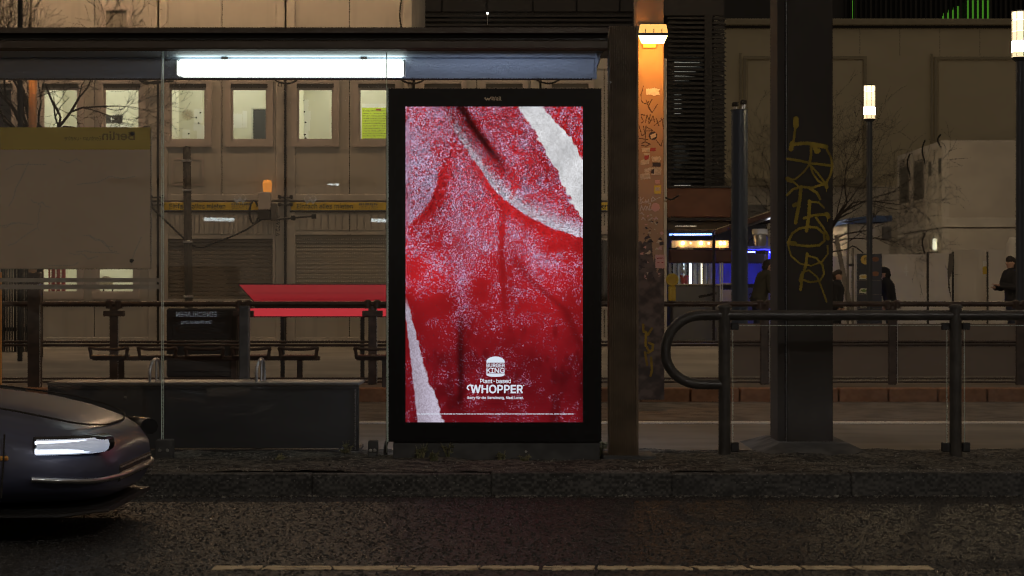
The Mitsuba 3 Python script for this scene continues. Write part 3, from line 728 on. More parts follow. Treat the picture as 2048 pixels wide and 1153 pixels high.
def lamp_line(sy, off, r, z, t0, t1, flat=1.0):
    pts = bez([(NX - .300, CY + sy * .838, 0), (NX - .16, CY + sy * .785, 0), (NX - .075, CY + sy * .705, 0), (NX - .03, CY + sy * .59, 0)], 8)
    n_ = len(pts); q = pts[int(t0 * n_):max(int(t1 * n_), int(t0 * n_) + 3)].copy()
    q[:, 2] = G0 + z; q[:, 1] += sy * off
    m_ = tube(q, r, 10); m_.vertices[:, 2] = G0 + z + (m_.vertices[:, 2] - G0 - z) * flat
    return m_
for sy in (-1, 1):
    h = add('headlamp', lamp_line(sy, -.026, .046, .445, 0, 1, .9), 'black_gloss', car, smooth=50)
    add('light_strip', lamp_line(sy, .036, .008, .462, .06, .95), 'lamp_glass', h, smooth=50, emit=(1.3, 1.5, 1.75) if sy < 0 else None, weight=.2)
    add('lens', lamp_line(sy, .012, .036, .440, .04, .96), 'lamp_glass', h, smooth=50, emit=(.20, .23, .30) if sy < 0 else None, weight=.2)
    add('light_strip', lamp_line(sy, .038, .013, .424, .06, .95), 'lamp_glass', h, smooth=50, emit=(1.05, 1.2, 1.4) if sy < 0 else None, weight=.2)
    add('side_marker', box(NX - .46, NX - .40, CY + sy * .862 - .006, CY + sy * .862 + .006, G0 + .385, G0 + .405, .004), 'amber', car)
    seam = [(NX - .415, CY + sy * .868, G0 + .50), (NX - .42, CY + sy * .872, G0 + .36), (NX - .43, CY + sy * .868, G0 + .22)]
    add('bumper_seam', tube(bez(seam, 6), .004, 5), 'gap_dark', car)
    bon = [(NX - .9, CY + sy * .70, G0 + .655), (NX - .5, CY + sy * .68, G0 + .606), (NX - .30, CY + sy * .64, G0 + .565), (NX - .16, CY + sy * .52, G0 + .526), (NX - .10, CY + sy * .25, G0 + .505), (NX - .09, CY, G0 + .502)]
    add('bonnet_seam', tube(bez(bon, 6), .0045, 5), 'gap_dark', car)
add('grille', box(NX - .10, NX + .004, CY - .42, CY + .42, G0 + .24, G0 + .345, .02), 'black_matt', car)
for j in range(3): add('grille_bar', box(NX - .02, NX + .010, CY - .40, CY + .40, G0 + .262 + j * .026, G0 + .269 + j * .026, .002), 'steel', car)
add('splitter', hull_loft([(NX - .95, .86, G0 + .115, G0 + .150, 4), (NX - .2, .78, G0 + .115, G0 + .15, 4), (NX - .02, .55, G0 + .125, G0 + .15, 4)]).apply_translation([0, CY, 0]), 'black_matt', car)
add('bumper_strip', tube(bez([(NX - .30, CY - .855, G0 + .30), (NX - .15, CY - .80, G0 + .29), (NX - .05, CY - .66, G0 + .28), (NX + .012, CY - .3, G0 + .28), (NX + .015, CY, G0 + .28), (NX + .012, CY + .3, G0 + .28), (NX - .05, CY + .66, G0 + .28), (NX - .3, CY + .855, G0 + .30)], 5), .012, 8), 'steel', car, smooth=50)

# ================================================================ rear railing with seats
QD = 22.9
rr = thing('rear_railing', 'long dark railing on the far platform behind the shelter', 'railing')
zr = Z(608.5, QD)
add('top_rail', [tube([(X(-400, QD), QD, zr), (X(2500, QD), QD, zr)], .029, 12)], 'rail_brown', rr, smooth=60)
for py in (684, 690.5, 757.5, 764):
    add('lower_rail', tube([(X(-400, QD), QD, Z(py, QD)), (X(2500, QD), QD, Z(py, QD))], .0125, 8), 'rail_brown', rr, smooth=60)
for px in (-30, 228, 487, 745, 1003, 1260, 1529, 1785, 2040):
    x_ = X(px, QD)
    k = add('post', box(x_ - .045, x_ + .045, QD - .02, QD + .05, 0, zr - .02, .006), 'rail_brown', rr)
    add('edge_strip', box(x_ + .046, x_ + .053, QD - .02, QD + .0, .02, Z(620, QD)), 'steel', k)
    add('rail_clamp', [box(x_ - .11, x_ + .11, QD - .05, QD + .06, Z(633, QD), Z(622, QD), .006)] + [lathe(x_ + o, QD, [(0, zr - .05), (.04, zr - .05), (.042, zr + .03), (.02, zr + .045), (0, zr + .045)], 10) for o in (-.05, .05)], 'rail_brown', k)
for a, b in ((1463, 1524), (1536, 1779), (1791, 2034), (2046, 2290)):
    add('infill_panel', box(X(a, QD), X(b, QD), QD + .012, QD + .022, Z(754, QD), Z(648, QD)), 'infill', rr)
    add('panel_edge', box(X(b, QD) + .004, X(b, QD) + .016, QD + .008, QD + .024, Z(756, QD), Z(640, QD)), 'steel', rr)
# rows of platform seats
SD = 21.9
def seat_row(lb, xs):
    k = thing('seat_row', lb, 'platform seats', 'seat rows on the far platform')
    a, b = X(xs[0], SD), X(xs[-1] + 78, SD)
    add('beam', box(a, b, SD + .08, SD + .15, Z(722, SD), Z(713, SD), .008), 'rail_brown', k)
    for px in xs:
        u0, u1 = X(px, SD), X(px + 74, SD)
        s = add('seat', box(u0 + .02, u1 - .02, SD - .10, SD + .28, Z(715, SD) + .002, Z(712, SD) + .006, .006), 'rail_brown', k)
        um = (u0 + u1) / 2
        bar = bez([(u0 + .012, SD, Z(718, SD)), (u0 + .004, SD - .01, Z(704, SD)), (u0, SD - .02, Z(696, SD)), (um - .1, SD - .025, Z(698.5, SD)), (um + .1, SD - .025, Z(698.5, SD)), (u1, SD - .02, Z(696, SD)), (u1 - .004, SD - .01, Z(704, SD)), (u1 - .012, SD, Z(718, SD))], 5)
        add('backrest', tube(bar, .018, 8), 'rail_brown', s, smooth=60)
    for px in (xs[0] + 52, (xs[0] + xs[-1]) // 2 + 90, xs[-1] + 32):
        add('leg', box(X(px, SD), X(px + 11, SD), SD + .09, SD + .14, 0, Z(721, SD), .004), 'rail_brown', k)
seat_row('row of five low seats with bar backs behind the bench', [181, 278, 372, 465, 560])
seat_row('shorter seat row half hidden by the advertising display', [711, 806])
# unidentified red band given its own glow; black block put in a dark area
ED = 24.3
rs = thing('red_glow_band', 'long red band made to glow with a slanted left end behind the railing', 'glowing band')
up_ = ppoly([(478, 570), (1010, 570), (1010, 607), (512, 607)], ED)
lo_ = ppoly([(497, 617), (1010, 617), (1010, 633), (497, 633)], ED)
add('housing', front(unary_union([up_, lo_, ppoly([(512, 606), (1010, 606), (1010, 618), (512, 618)], ED)]).buffer(.012), ED + .02, .16), 'black_matt', rs)
add('upper_face', front(up_, ED, .018), 'red_band', rs, emit={'type': 'rgb', 'value': [.185 * GAIN, .008 * GAIN, .012 * GAIN]}, weight=.3, label='dimmer upper red face with a slanted end')
add('lower_face', front(lo_, ED, .018), 'red_band', rs, emit=(.42, .024, .034), weight=.3, label='brighter narrow lower red face')
add('bar', [box(X(505, ED), X(1010, ED), ED - .01, ED, Z(586.8, ED), Z(586, ED)), box(X(520, ED), X(1010, ED), ED - .01, ED, Z(599.6, ED), Z(599, ED))], 'red_band', rs)
for px in (560, 720, 940):
    add('leg', box(X(px, ED), X(px + 8, ED), ED + .05, ED + .10, -.01, Z(631, ED)), 'black_matt', rs)
db = thing('dark_block', 'black block standing in for a dark area behind the railing left of the red band', 'dark_block')  # stands in for a dark area of unknown origin
add('body', box(X(333, 23.6), X(476, 23.6), 23.6, 24.2, .05, Z(617, 23.6), .02), 'black_matt', db)
add('door', box(X(345, 23.6), X(464, 23.6), 23.585, 23.6, .12, Z(628, 23.6), .004), 'black_matt', db)
add('foot', box(X(340, 23.6), X(470, 23.6), 23.65, 24.15, -.02, .05), 'black_matt', db)

# ================================================================ lamp-lit steel column with stickers
KD = 19.5
kc = thing('sticker_column', 'orange lit column covered with stickers, torn posters and scribbles', 'column')
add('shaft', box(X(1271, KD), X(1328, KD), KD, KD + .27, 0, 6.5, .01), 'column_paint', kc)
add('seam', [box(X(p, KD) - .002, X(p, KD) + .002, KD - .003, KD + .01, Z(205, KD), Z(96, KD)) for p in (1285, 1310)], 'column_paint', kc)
# mottled dark sheet over the lower part, with a ragged upper edge
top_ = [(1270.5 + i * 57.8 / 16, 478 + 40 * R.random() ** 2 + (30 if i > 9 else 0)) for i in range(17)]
add('dark_mottle', front(ppoly([(1270.5, 800)] + top_ + [(1328.5, 800)], KD), KD - .003, .003), 'dark_mottle', kc)
def sticker(pts, m, lb=None, off=.004):
    return add('sticker', front(ppoly(pts, KD).buffer(0), KD - off, .0022), m, kc, label=lb)
def rect(a, b, c, e, j=1.0): return [(a + R.uniform(-j, j), b + R.uniform(-j, j)), (c + R.uniform(-j, j), b + R.uniform(-j, j)), (c + R.uniform(-j, j), e + R.uniform(-j, j)), (a + R.uniform(-j, j), e + R.uniform(-j, j))]
cl = unary_union([Point(X(1308, KD), Z(184, KD)).buffer(.037), ppoly([(1292, 178), (1321, 178), (1317, 183), (1320, 190), (1292, 190)], KD)])
add('sticker', front(cl, KD - .004, .0022), 'sticker_white', kc, label='white winged round sticker high on the column')
add('sticker', front(Point(X(1306, KD), Z(272, KD)).buffer(.039), KD - .0045, .0022), 'sticker_dark', kc)
sticker([(1300, 271), (1311, 266), (1313, 273), (1303, 279)], 'sticker_cream', off=.0075)
sticker(rect(1284, 297, 1301, 304), 'sticker_cream'); sticker(rect(1300, 297, 1312, 303), 'sticker_red')
sticker([(1287, 306), (1300, 307), (1298, 328), (1281, 331), (1281, 321), (1292, 319)], 'sticker_cream', off=.0062); sticker(rect(1289, 311, 1297, 320), 'sticker_red', off=.0085)
sticker([(1303, 314), (1320, 313), (1323, 318), (1319, 325), (1304, 323)], 'sticker_cream'); sticker(rect(1305, 326, 1321, 333), 'sticker_dark')
sticker([(1288, 339), (1302, 335), (1304, 341), (1290, 347)], 'sticker_cream'); sticker(rect(1302, 335, 1323, 351), 'sticker_cream', off=.006); sticker(rect(1303, 339, 1308, 348), 'sticker_dark', off=.0085)
sticker([(1280, 349), (1299, 345), (1301, 358), (1281, 360)], 'sticker_cream'); sticker(rect(1310, 360, 1320, 368), 'sticker_pink'); sticker(rect(1308, 371, 1322, 388, .4), 'sticker_yellow', 'square yellow sticker in the middle of the column')
sticker(rect(1310.5, 375, 1319.5, 382, .3), 'sticker_cream', off=.0065)
add('sticker', front(Point(X(1311, KD), Z(415, KD)).buffer(.040), KD - .0045, .0022), 'sticker_pink', kc, label='round faded pink sticker')
sticker(rect(1310.5, 510, 1329, 537, .5), 'sticker_pink', 'rectangular pink notice low on the column', off=.006)
add('notice_lines', [stroke([(1314, 517), (1326, 516.5)], 1.6, KD, .0015, .008), stroke([(1315, 526), (1318, 526)], 1, KD, .0015, .008), stroke([(1323, 526), (1326, 526)], 1, KD, .0015, .008)], 'sticker_red', kc)
for _ in range(70):
    a, b = R.uniform(1273, 1325), R.uniform(430, 560)
    if a > 1303 and 500 < b < 545: continue
    n = int(R.integers(4, 7)); s = R.uniform(2, 8)
    an = np.sort(R.uniform(0, 6.28, n))
    pg = ppoly([(min(max(a + s * math.cos(t) * R.uniform(.5, 1), 1271), 1328), b + s * .8 * math.sin(t) * R.uniform(.5, 1)) for t in an], KD).buffer(0)
    if pg.area < 1e-5: continue
    add('poster_scrap', front(pg, KD - R.uniform(.0045, .010), .0012), R.choice(['sticker_cream', 'sticker_pink', 'sticker_dark', 'dark_mottle', 'sticker_pink', 'sticker_dark']), kc)
def scrawl(name, lines, w, m, off=.0035):
    add(name, front(unary_union([LineString([(X(a, KD), Z(b, KD)) for a, b in l]).buffer(w * .5 * KD / FOC, quad_segs=2) for l in lines]), KD - off, .002), m, kc)
scrawl('marker_scribble', [[(1287, 173), (1282, 190), (1283, 203), (1290, 208), (1298, 204)], [(1304, 199), (1297, 212), (1304, 226), (1315, 209)], [(1292, 200), (1299, 220)],
                           [(1290, 231), (1282, 229), (1283, 235), (1287, 243), (1282, 247)], [(1291, 245), (1294, 230), (1298, 240), (1301, 229), (1297, 247)], [(1299, 247), (1306, 232), (1309, 244)], [(1300, 241), (1309, 240)], [(1312, 236), (1318, 252)], [(1308, 252), (1328, 237)],
                           [(1322, 236), (1325, 243), (1327, 258)], [(1278, 252), (1284, 272), (1290, 268), (1287, 253)], [(1292, 252), (1290, 286)], [(1291, 253), (1306, 262), (1291, 262)], [(1278, 277), (1296, 280)], [(1283, 288), (1290, 284), (1301, 289), (1292, 293), (1283, 291)], [(1312, 280), (1322, 293), (1325, 281)]], 1.6, 'marker_ink')
scrawl('chalk_scribble', [[(1281, 395), (1280, 408), (1287, 405), (1281, 401), (1287, 396)], [(1290, 407), (1291, 400), (1294, 406), (1297, 399), (1298, 408)], [(1300, 412), (1305, 394), (1312, 400), (1303, 403), (1321, 395)], [(1280, 422), (1283, 412), (1287, 421), (1291, 412)], [(1292, 421), (1294, 413), (1297, 421)], [(1299, 413), (1298, 421), (1304, 419)], [(1280, 428), (1284, 426), (1288, 431)], [(1283, 440), (1286, 435), (1290, 440)], [(1297, 441), (1305, 436)], [(1309, 441), (1312, 434), (1316, 440)]], 1.7, 'chalk_ink')
scrawl('yellow_spray', [[(1286, 650), (1287, 664)], [(1304, 657), (1296, 670), (1291, 664)], [(1292, 668), (1291, 690), (1296, 700)], [(1298, 686), (1306, 690), (1305, 700), (1296, 706)], [(1302, 716), (1304, 740), (1301, 752)], [(1290, 705), (1294, 730)]], 5, 'spray_yellow', .0062)
# the floodlight on it
fl = thing('floodlight', 'glowing amber floodlight bolted to the sticker column', 'lamp')
def q3(px, py, y): return (X(px, KD), y, Z(py, KD))
add('bracket', box(X(1285, KD), X(1312, KD), KD - .03, KD - .002, Z(97, KD), Z(84, KD), .004), 'amber', fl)
add('back_box', box(X(1278, KD), X(1333, KD), KD - .06, KD - .001, Z(72, KD), Z(50, KD), .01), 'lamp_body', fl)
add('arm', box(X(1296, KD), X(1316, KD), KD - .26, KD - .058, Z(62, KD), Z(54, KD), .006), 'lamp_body', fl)
F0, F1, F2 = KD - .52, KD - .38, KD - .24     # front, middle and back of the lamp head
FS = (KD - .52) / KD
def q4(px, py, y): return (X(px, y), y, Z(py, y))
prism = trimesh.convex.convex_hull([q4(1280, 50, F2), q4(1333, 50, F2), q4(1277, 66, F2), q4(1336, 66, F2), q4(1282, 48.5, F1), q4(1330, 48.5, F1), q4(1277, 66, F0), q4(1336, 66, F0)])
add('upper_glass', prism, 'amber', fl, emit=(1.25, .60, .15), weight=.5)
for px in (1290, 1307, 1323):
    add('rib', trimesh.convex.convex_hull([q4(px + o, py, y) for o in (0, 1.6) for py, y in ((49.5, F1 - .004), (66, F0 - .004), (66, F0 + .01), (50, F1 + .02))]), 'lamp_body', fl)
add('rim', trimesh.convex.convex_hull([q4(px, py, y) for px in (1275.5, 1336.5) for py in (66.2, 71) for y in (F0 - .012, F2 + .01)]), 'lamp_body', fl)
lens = trimesh.convex.convex_hull([q4(1277, 71.3, F0), q4(1335, 71.3, F0), q4(1277, 71.3, F2), q4(1335, 71.3, F2), q4(1284, 87, F1 - .04), q4(1328, 87, F1 - .04), q4(1284, 87, F2), q4(1328, 87, F2)])
add('lens', lens, 'amber', fl, emit=(50.0, 19.5, 3.4), weight=5)

# lamp post on the left: its head is hidden by the shelter roof
PD2 = 21.6
pp = thing('post_lamp', 'orange lit post behind the map board at the left', 'lamp post')
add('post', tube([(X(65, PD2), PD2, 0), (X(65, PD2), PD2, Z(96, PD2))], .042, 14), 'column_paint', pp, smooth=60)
add('sleeve', box(X(58, PD2), X(82, PD2), PD2 - .07, PD2 + .07, -.01, Z(545, PD2), .01), 'rail_brown', pp)
add('sleeve_edge', box(X(82, PD2), X(83, PD2), PD2 - .07, PD2 - .05, 0, Z(610, PD2)), 'steel', pp)
add('lamp_hood', box(X(40, PD2), X(92, PD2), PD2 - .22, PD2 + .05, Z(94, PD2), Z(86, PD2), .01), 'lamp_body', pp)
add('lamp_lens', box(X(46, PD2), X(86, PD2), PD2 - .20, PD2 - .05, Z(97.5, PD2), Z(94, PD2) - .002), 'amber', pp, emit=(75, 28, 4.5), weight=2)
single('marker_post', tube([(X(-3, 18.0), 18.0, 0), (X(-3, 18.0), 18.0, Z(545, 18.0))], .030, 12), 'amber', 'orange post at the left edge under the map board', 'post', smooth=60)
single('thin_mast', tube([(X(40, 31), 31, 0), (X(40, 31), 31, 7.5)], .038, 8), 'cable', 'thin dark mast among the bare branches', 'mast', smooth=60)

# ================================================================ site containers
CDI = 40.0
CP = 255.0
Z1, Z2, Z3 = Z(690, CDI), Z(403, CDI), Z(117, CDI)
ZH = Z2 - Z1
lit_col = {0: 1, 1: 1, 2: 1}
def wx(px): return X(px, CDI)
def wz(py): return Z(py, CDI)

def window(k, xa, xb, za, zb, lit, blind=0.0):
    """proud surround, sunk shutter box, sash and pane; xa..xb, za..zb the surround"""
    w = add('window', front(ring(xa, xb, za, zb, .10, .11, .16), CDI - .035, .034), 'container_trim', k)
    a, b, c, e = xa + .10, xb - .10, za + .11, zb - .16
    add('shutter_box', box(a, b, CDI + .012, CDI + .06, e - .075, e, .004), 'shutter_dark', w)
    add('sash', front(ring(a, b, c, e - .075, .042), CDI + .022, .03), 'container_trim', w)
    add('pane', trimesh.Trimesh([(a + .04, CDI + .035, c + .04), (b - .04, CDI + .035, c + .04), (b - .04, CDI + .035, e - .11), (a + .04, CDI + .035, e - .11)], [[0, 1, 2], [0, 2, 3]], process=False), 'pane', w)
    return (a, c, b, e)

def container(col, row, label):
    k = thing('site_container', label, 'container', 'stacked site office containers')
    s0 = 60 + CP * col + (CP if False else 0)
    xa, xb = wx(s0 + 3), wx(s0 + CP - 1)
    za = (Z1, Z2, Z3)[row] + .012
    zb = za + ZH - .024
    pw = .165
    # frame: posts and beams
    for p0, p1 in ((xa, xa + pw), (xb - pw, xb)):
        add('corner_post', box(p0, p1, CDI - .02, CDI + .14, za, zb, .012), 'container_frame', k)
    add('top_beam', box(xa + pw, xb - pw, CDI - .012, CDI + .12, zb - .20, zb, .008), 'container_frame', k)
    add('bottom_beam', box(xa + pw, xb - pw, CDI - .012, CDI + .12, za, za + .125, .008), 'container_frame', k)
    opens, spec = [], []
    if row == 1:
        for c_ in (52, 175):
            c0 = s0 + c_ + 8
            spec.append((wx(c0 - 47), wx(c0 + 48), wz(294), wz(151)))
    elif row == 0 and col <= 0 and col > -1:
        for c_ in (60, 172):
            spec.append((wx(s0 + c_ - 48), wx(s0 + c_ + 48), wz(599), wz(478)))
    elif row == 0 and col >= 3:
        spec.append((wx(s0 + 35), wx(s0 + 190), wz(620), wz(452)))
    elif row == 2 and col == 0:
        spec.append((wx(200), wx(265), wz(85), wz(10)))
    for (a, b, c, e) in spec: opens.append(sbox(a + .10, c + .11, b - .10, e - .16))
    mid = (xa + xb) / 2
    if row == 0 and col in (1, 2):
        opens.append(sbox(wx(s0 + 18), wz(600), wx(s0 + 232), wz(472 if col == 1 else 464)))
    for p0, p1 in ((xa + pw + .004, mid - .007), (mid + .007, xb - pw - .004)):
        pol = sbox(p0, za + .128, p1, zb - .203)
        for o in opens: pol = pol.difference(o)
        add('wall_panel', front(pol, CDI + .01, .05), 'container_wall', k)
    add('panel_joint', box(mid - .04, mid + .04, CDI + .0605, CDI + .075, za + .13, zb - .205), 'gap_dark', k)
    lit = row == 1 and col in lit_col
    for sp in spec:
        if row == 2:
            w = add('window', front(ring(*[sp[i] for i in (0, 1, 2, 3)], .11), CDI - .03, .03), 'container_trim', k)
            add('closed_shutter', box(sp[0] + .10, sp[1] - .10, CDI + .005, CDI + .04, sp[2] + .10, sp[3] - .10), 'shutter', w)
        else:
            window(k, *sp, lit)
    if row == 0 and col in (1, 2):
        # ribbed strip over a big roller shutter
        y0 = 425
        yb = 472 if col == 1 else 464
        n = 22 if col == 1 else 15
        for i in range(n):
            u0 = s0 + 16 + i * 216 / n
            add('wall_rib', box(wx(u0), wx(u0 + 216 / n * .78), CDI - .012, CDI + .012, wz(yb - 3), wz(y0 + 3), .006), 'container_wall', k)
        sh_ = add('shutter_frame', front(ring(wx(s0 + 14), wx(s0 + 236), wz(604), wz(yb), .055), CDI - .006, .05), 'container_frame', k)
        nsl = 15
        for i in range(nsl):
            za_ = wz(600) + i * (wz(yb + 6) - wz(600)) / nsl
            add('slat', box(wx(s0 + 20), wx(s0 + 230), CDI + .05, CDI + .075, za_ + .004, za_ + (wz(yb + 6) - wz(600)) / nsl - .003, .006), 'shutter' if col == 2 else 'shutter_dark', sh_)
        if col == 2:
            hs = []
            for i in range(46):
                for j in range(16):
                    px, py = s0 + 24 + i * 4.4, 478 + j * 7
                    hs.append(box(wx(px), wx(px + 1.8), CDI + .046, CDI + .049, wz(py + 1.6), wz(py)))
            add('shutter_holes', hs, 'cabin_white', sh_, kind='stuff')
    if row == 0 and col >= 0:
        e0, e1 = s0 + 12, s0 + 208
        if col == 1: e1 = s0 + 205
        b_ = add('banner', box(wx(e0), wx(e1), CDI - .022, CDI - .016, wz(420.5), wz(405)), 'banner_yellow', k, label='yellow banner strip with dark lettering')
        add('lettering', text('Einfach alles mieten', wx(s0 + 24), wx(s0 + 136), wz(417.5), 9.2 * CDI / FOC, CDI - .022, .003, True), 'print_dark', b_)
        om = []
        for py0, py1, n_ in ((406.5, 411.5, 9), (413.2, 415.2, 13), (417, 418.6, 16)):
            for i in range(n_):
                u = s0 + 148 + i * 38 / n_
                om.append(box(wx(u), wx(u + 38 / n_ * R.uniform(.55, .85)), CDI - .025, CDI - .022, wz(py1), wz(py0 + R.uniform(0, 1))))
        add('owner_mark', om, 'print_grey', b_, label='illegible grey print')
        add('drip_edge', box(wx(s0 + 10), wx(s0 + 240), CDI - .03, CDI - .013, wz(425), wz(421.5)), 'gap_dark', k)
    # sides, roof and floor, so that it is a closed room
    D2 = CDI + 6.0
    room = [box(xa, xa + .06, CDI + .14, D2, za, zb), box(xb - .06, xb, CDI + .14, D2, za, zb), box(xa, xb, CDI + .121, D2, zb - .06, zb - .001), box(xa, xb, CDI + .121, D2, za + .001, za + .08)]
    add('shell', room + [box(xa, xb, D2, D2 + .05, za, zb)], 'container_frame', k)
    if lit or (row == 0 and col == 0):
        yb = CDI + 2.3
        rm = add('room', [box(xa + .07, xb - .07, yb, yb + .04, za + .09, zb - .07), box(xa + .062, xa + .10, CDI + .15, yb, za + .09, zb - .07), box(xb - .10, xb - .062, CDI + .15, yb, za + .09, zb - .07)], 'room_wall', k)
        add('floor', box(xa + .10, xb - .10, CDI + .13, yb, za + .081, za + .10), 'room_floor', rm)
        add('ceiling_light', box(xa + .5, xb - .5, CDI + .5, yb - .3, zb - .12, zb - .075), 'lamp_glass', rm, emit=(2.55, 2.52, 1.95), weight=.8)
    return k

names = {-1: 'far left', 0: 'left', 1: 'second', 2: 'third', 3: 'fourth', 4: 'right end'}
tops = {0: 'ground floor', 1: 'upper floor', 2: 'top floor'}
lbl = {(-1, 0): 'ground floor container at the left edge behind the map board', (0, 0): 'ground floor container with a lit window under the map board', (1, 0): 'ground floor container with a dark slatted shutter and yellow banner', (2, 0): 'ground floor container with a perforated shutter and yellow banner',
       (3, 0): 'ground floor container hidden behind the advertising display', (4, 0): 'ground floor container at the right end of the stack',
       (-1, 1): 'upper floor container at the left edge behind bare branches', (0, 1): 'lit upper floor container with a black picture in its window', (1, 1): 'lit upper floor container with a star ornament and a dark door inside', (2, 1): 'lit upper floor container with pinned papers and a lime green poster inside',
       (3, 1): 'unlit upper floor container behind the top of the display', (4, 1): 'unlit upper floor container at the right end of the stack',
       (-1, 2): 'top floor container at the left edge behind twigs', (0, 2): 'top floor container with a closed square shutter', (1, 2): 'plain top floor container above the left half of the strip lamp', (2, 2): 'plain top floor container above the right half of the strip lamp'}
CK = {}
for row in (0, 1, 2):
    for col in range(-1, 5):
        if (col, row) in lbl: CK[col, row] = container(col, row, lbl[col, row])
# hatch on the upper container, corner connectors, numbers
k = CK[1, 1]
hf = add('hatch', front(ring(wx(343), wx(407), wz(372), wz(316), .035), CDI - .004, .014), 'container_trim', k)
add('cover', box(wx(351), wx(399), CDI - .002, CDI + .009, wz(365), wz(324), .004), 'container_wall', hf)
for (c, r), (px, py0, s) in {(4, 1): (1341, 126, '10973 32'), (4, 0): (1342, 432, '10973 47'), (1, 0): (552, 432, '10970 6'), (1, 1): (556, 154, '3 C'), (2, 1): (816, 154, 'S E')}.items():
    n = {'10973 32': 44, '10973 47': 50, '10970 6': 40}.get(s, 20)
    add('number', text(s, 0, n * CDI / FOC, 0, 8 * CDI / FOC, 0, .003, True, turn=-90).apply_translation([wx(px), CDI - .0215, wz(py0)]), 'print_dark', CK[c, r])
for i, px in enumerate((314, 571)):
    c = thing('container_coupling', ['bolted steel coupling at the container joint beside the map board', 'bolted steel coupling at the joint between the two banners'][i], 'coupling', 'container couplings')
    for dx in (-14, 9):
        for py in (391, 406):
            add('bolt', box(wx(px + dx), wx(px + dx + 6), CDI - .10, CDI - .022, wz(py + 7), wz(py), .01), 'gap_dark', c)
    for py in (394, 409):
        add('plate', box(wx(px - 14), wx(px + 15), CDI - .075, CDI - .045, wz(py + 3), wz(py), .004), 'rail_paint', c)
# cables
def cable(pts, lb, r=.018, d=None):
    single('cable', tube(bez([(wx(a), CDI - .09 - y, wz(b)) for a, b, y in pts], 8), r, 6), 'cable', lb, 'cable', 'black cables on the containers', smooth=60)
cable([(302, 412, 0), (340, 448, .1), (395, 494, .15), (440, 484, .2), (490, 464, .2), (528, 438, .1)], 'black cable sagging from the coupling to the warning lamp', .019)
for i, (px, lb) in enumerate(((312, 'tangle of black cables at the joint left of the strip lamp'), (574, 'loop of black cable above the third lit window'), (1096, 'black cable loop above the right half of the display'), (826, 'black cable loop above the left end of the display'))):
    for s in range(3 if i == 0 else 1):
        o = s * 9
        cable([(px - 26 - o, 150, 0), (px - 20, 163 + s * 3, .05), (px, 169 - s * 2, .08), (px + 18 + o, 164, .05), (px + 30, 150, 0)], lb if s == 0 else lb.replace('tangle of black cables', ['', 'second black cable of the tangle', 'third black cable of the tangle'][s]), .017)
cable([(803, 56, 0), (800, 30, 0), (806, -20, 0)], 'black cable running up the top floor at the right', .017)
cable([(1330, 396, 0), (1342, 400, .05), (1356, 392, .1)], 'short cable at the joint right of the sticker column', .017)
for i, px in enumerate((317, 571, 828)):
    single('downpipe', tube([(wx(px), CDI - .06, wz(690)), (wx(px), CDI - .06, wz(i * 0 + 160))], .021, 8), 'cable', ['dark pipe up the container joint beside the map board', 'dark pipe up the container joint between the banners', 'dark pipe up the container joint behind the display'][i], 'pipe', 'pipes in the container joints', smooth=60)
# warning lamp on a box, and a bracket arm
wl_ = thing('warning_lamp', 'orange lamp glowing on a pale control box on the containers', 'lamp')
add('control_box', box(wx(520), wx(544), CDI - .30, CDI - .10, wz(421), wz(386), .012), 'container_trim', wl_)
add('lower_box', box(wx(520), wx(543), CDI - .32, CDI - .10, wz(441), wz(421) - .002, .012), 'gap_dark', wl_)
add('side_box', box(wx(544), wx(556), CDI - .26, CDI - .10, wz(442), wz(408), .012), 'print_grey', wl_)
add('lamp_glass', [lathe(wx(537), CDI - .20, [(0, wz(386) + .002), (.075, wz(386) + .002), (.085, wz(378)), (.09, wz(368)), (.07, wz(362)), (0, wz(361))], 16)], 'amber', wl_, emit=(.42, .15, .03), weight=.2)
add('coil', tube([(wx(519) + .08 * math.cos(a) - .08, CDI - .22, wz(426) + .22 * math.sin(a)) for a in np.linspace(.5, 5.8, 20)], .02, 6), 'cable', wl_)
add('arm', tube([(wx(544), CDI - .2, wz(441)), (wx(590), CDI - .3, wz(437)), (wx(634), CDI - .35, wz(434))], .02, 6), 'cable', wl_)
for px, py in ((590, 437), (631, 434)):
    add('arm_head', box(wx(px - 4), wx(px + 4), CDI - .40, CDI - .25, wz(py + 5), wz(py - 4), .01), 'cable', wl_)
# leaning prop with clamps
ld = thing('leaning_prop', 'dark square prop leaning against the containers', 'prop')
p0, p1 = (wx(397), CDI - 1.2, .0), (wx(375), CDI - .10, wz(296))
add('pole', tube([(wx(403), CDI - 1.5, 0), p1], .075, 4), 'rail_paint', ld)
for t in (.25, .52, .78, .93):
    c = np.array([wx(403), CDI - 1.5, 0]) * (1 - t) + np.array(p1) * t
    add('clamp', box(c[0] - .085, c[0] + .085, c[1] - .09, c[1] + .09, c[2] - .02, c[2] + .02, .005), 'steel', ld)

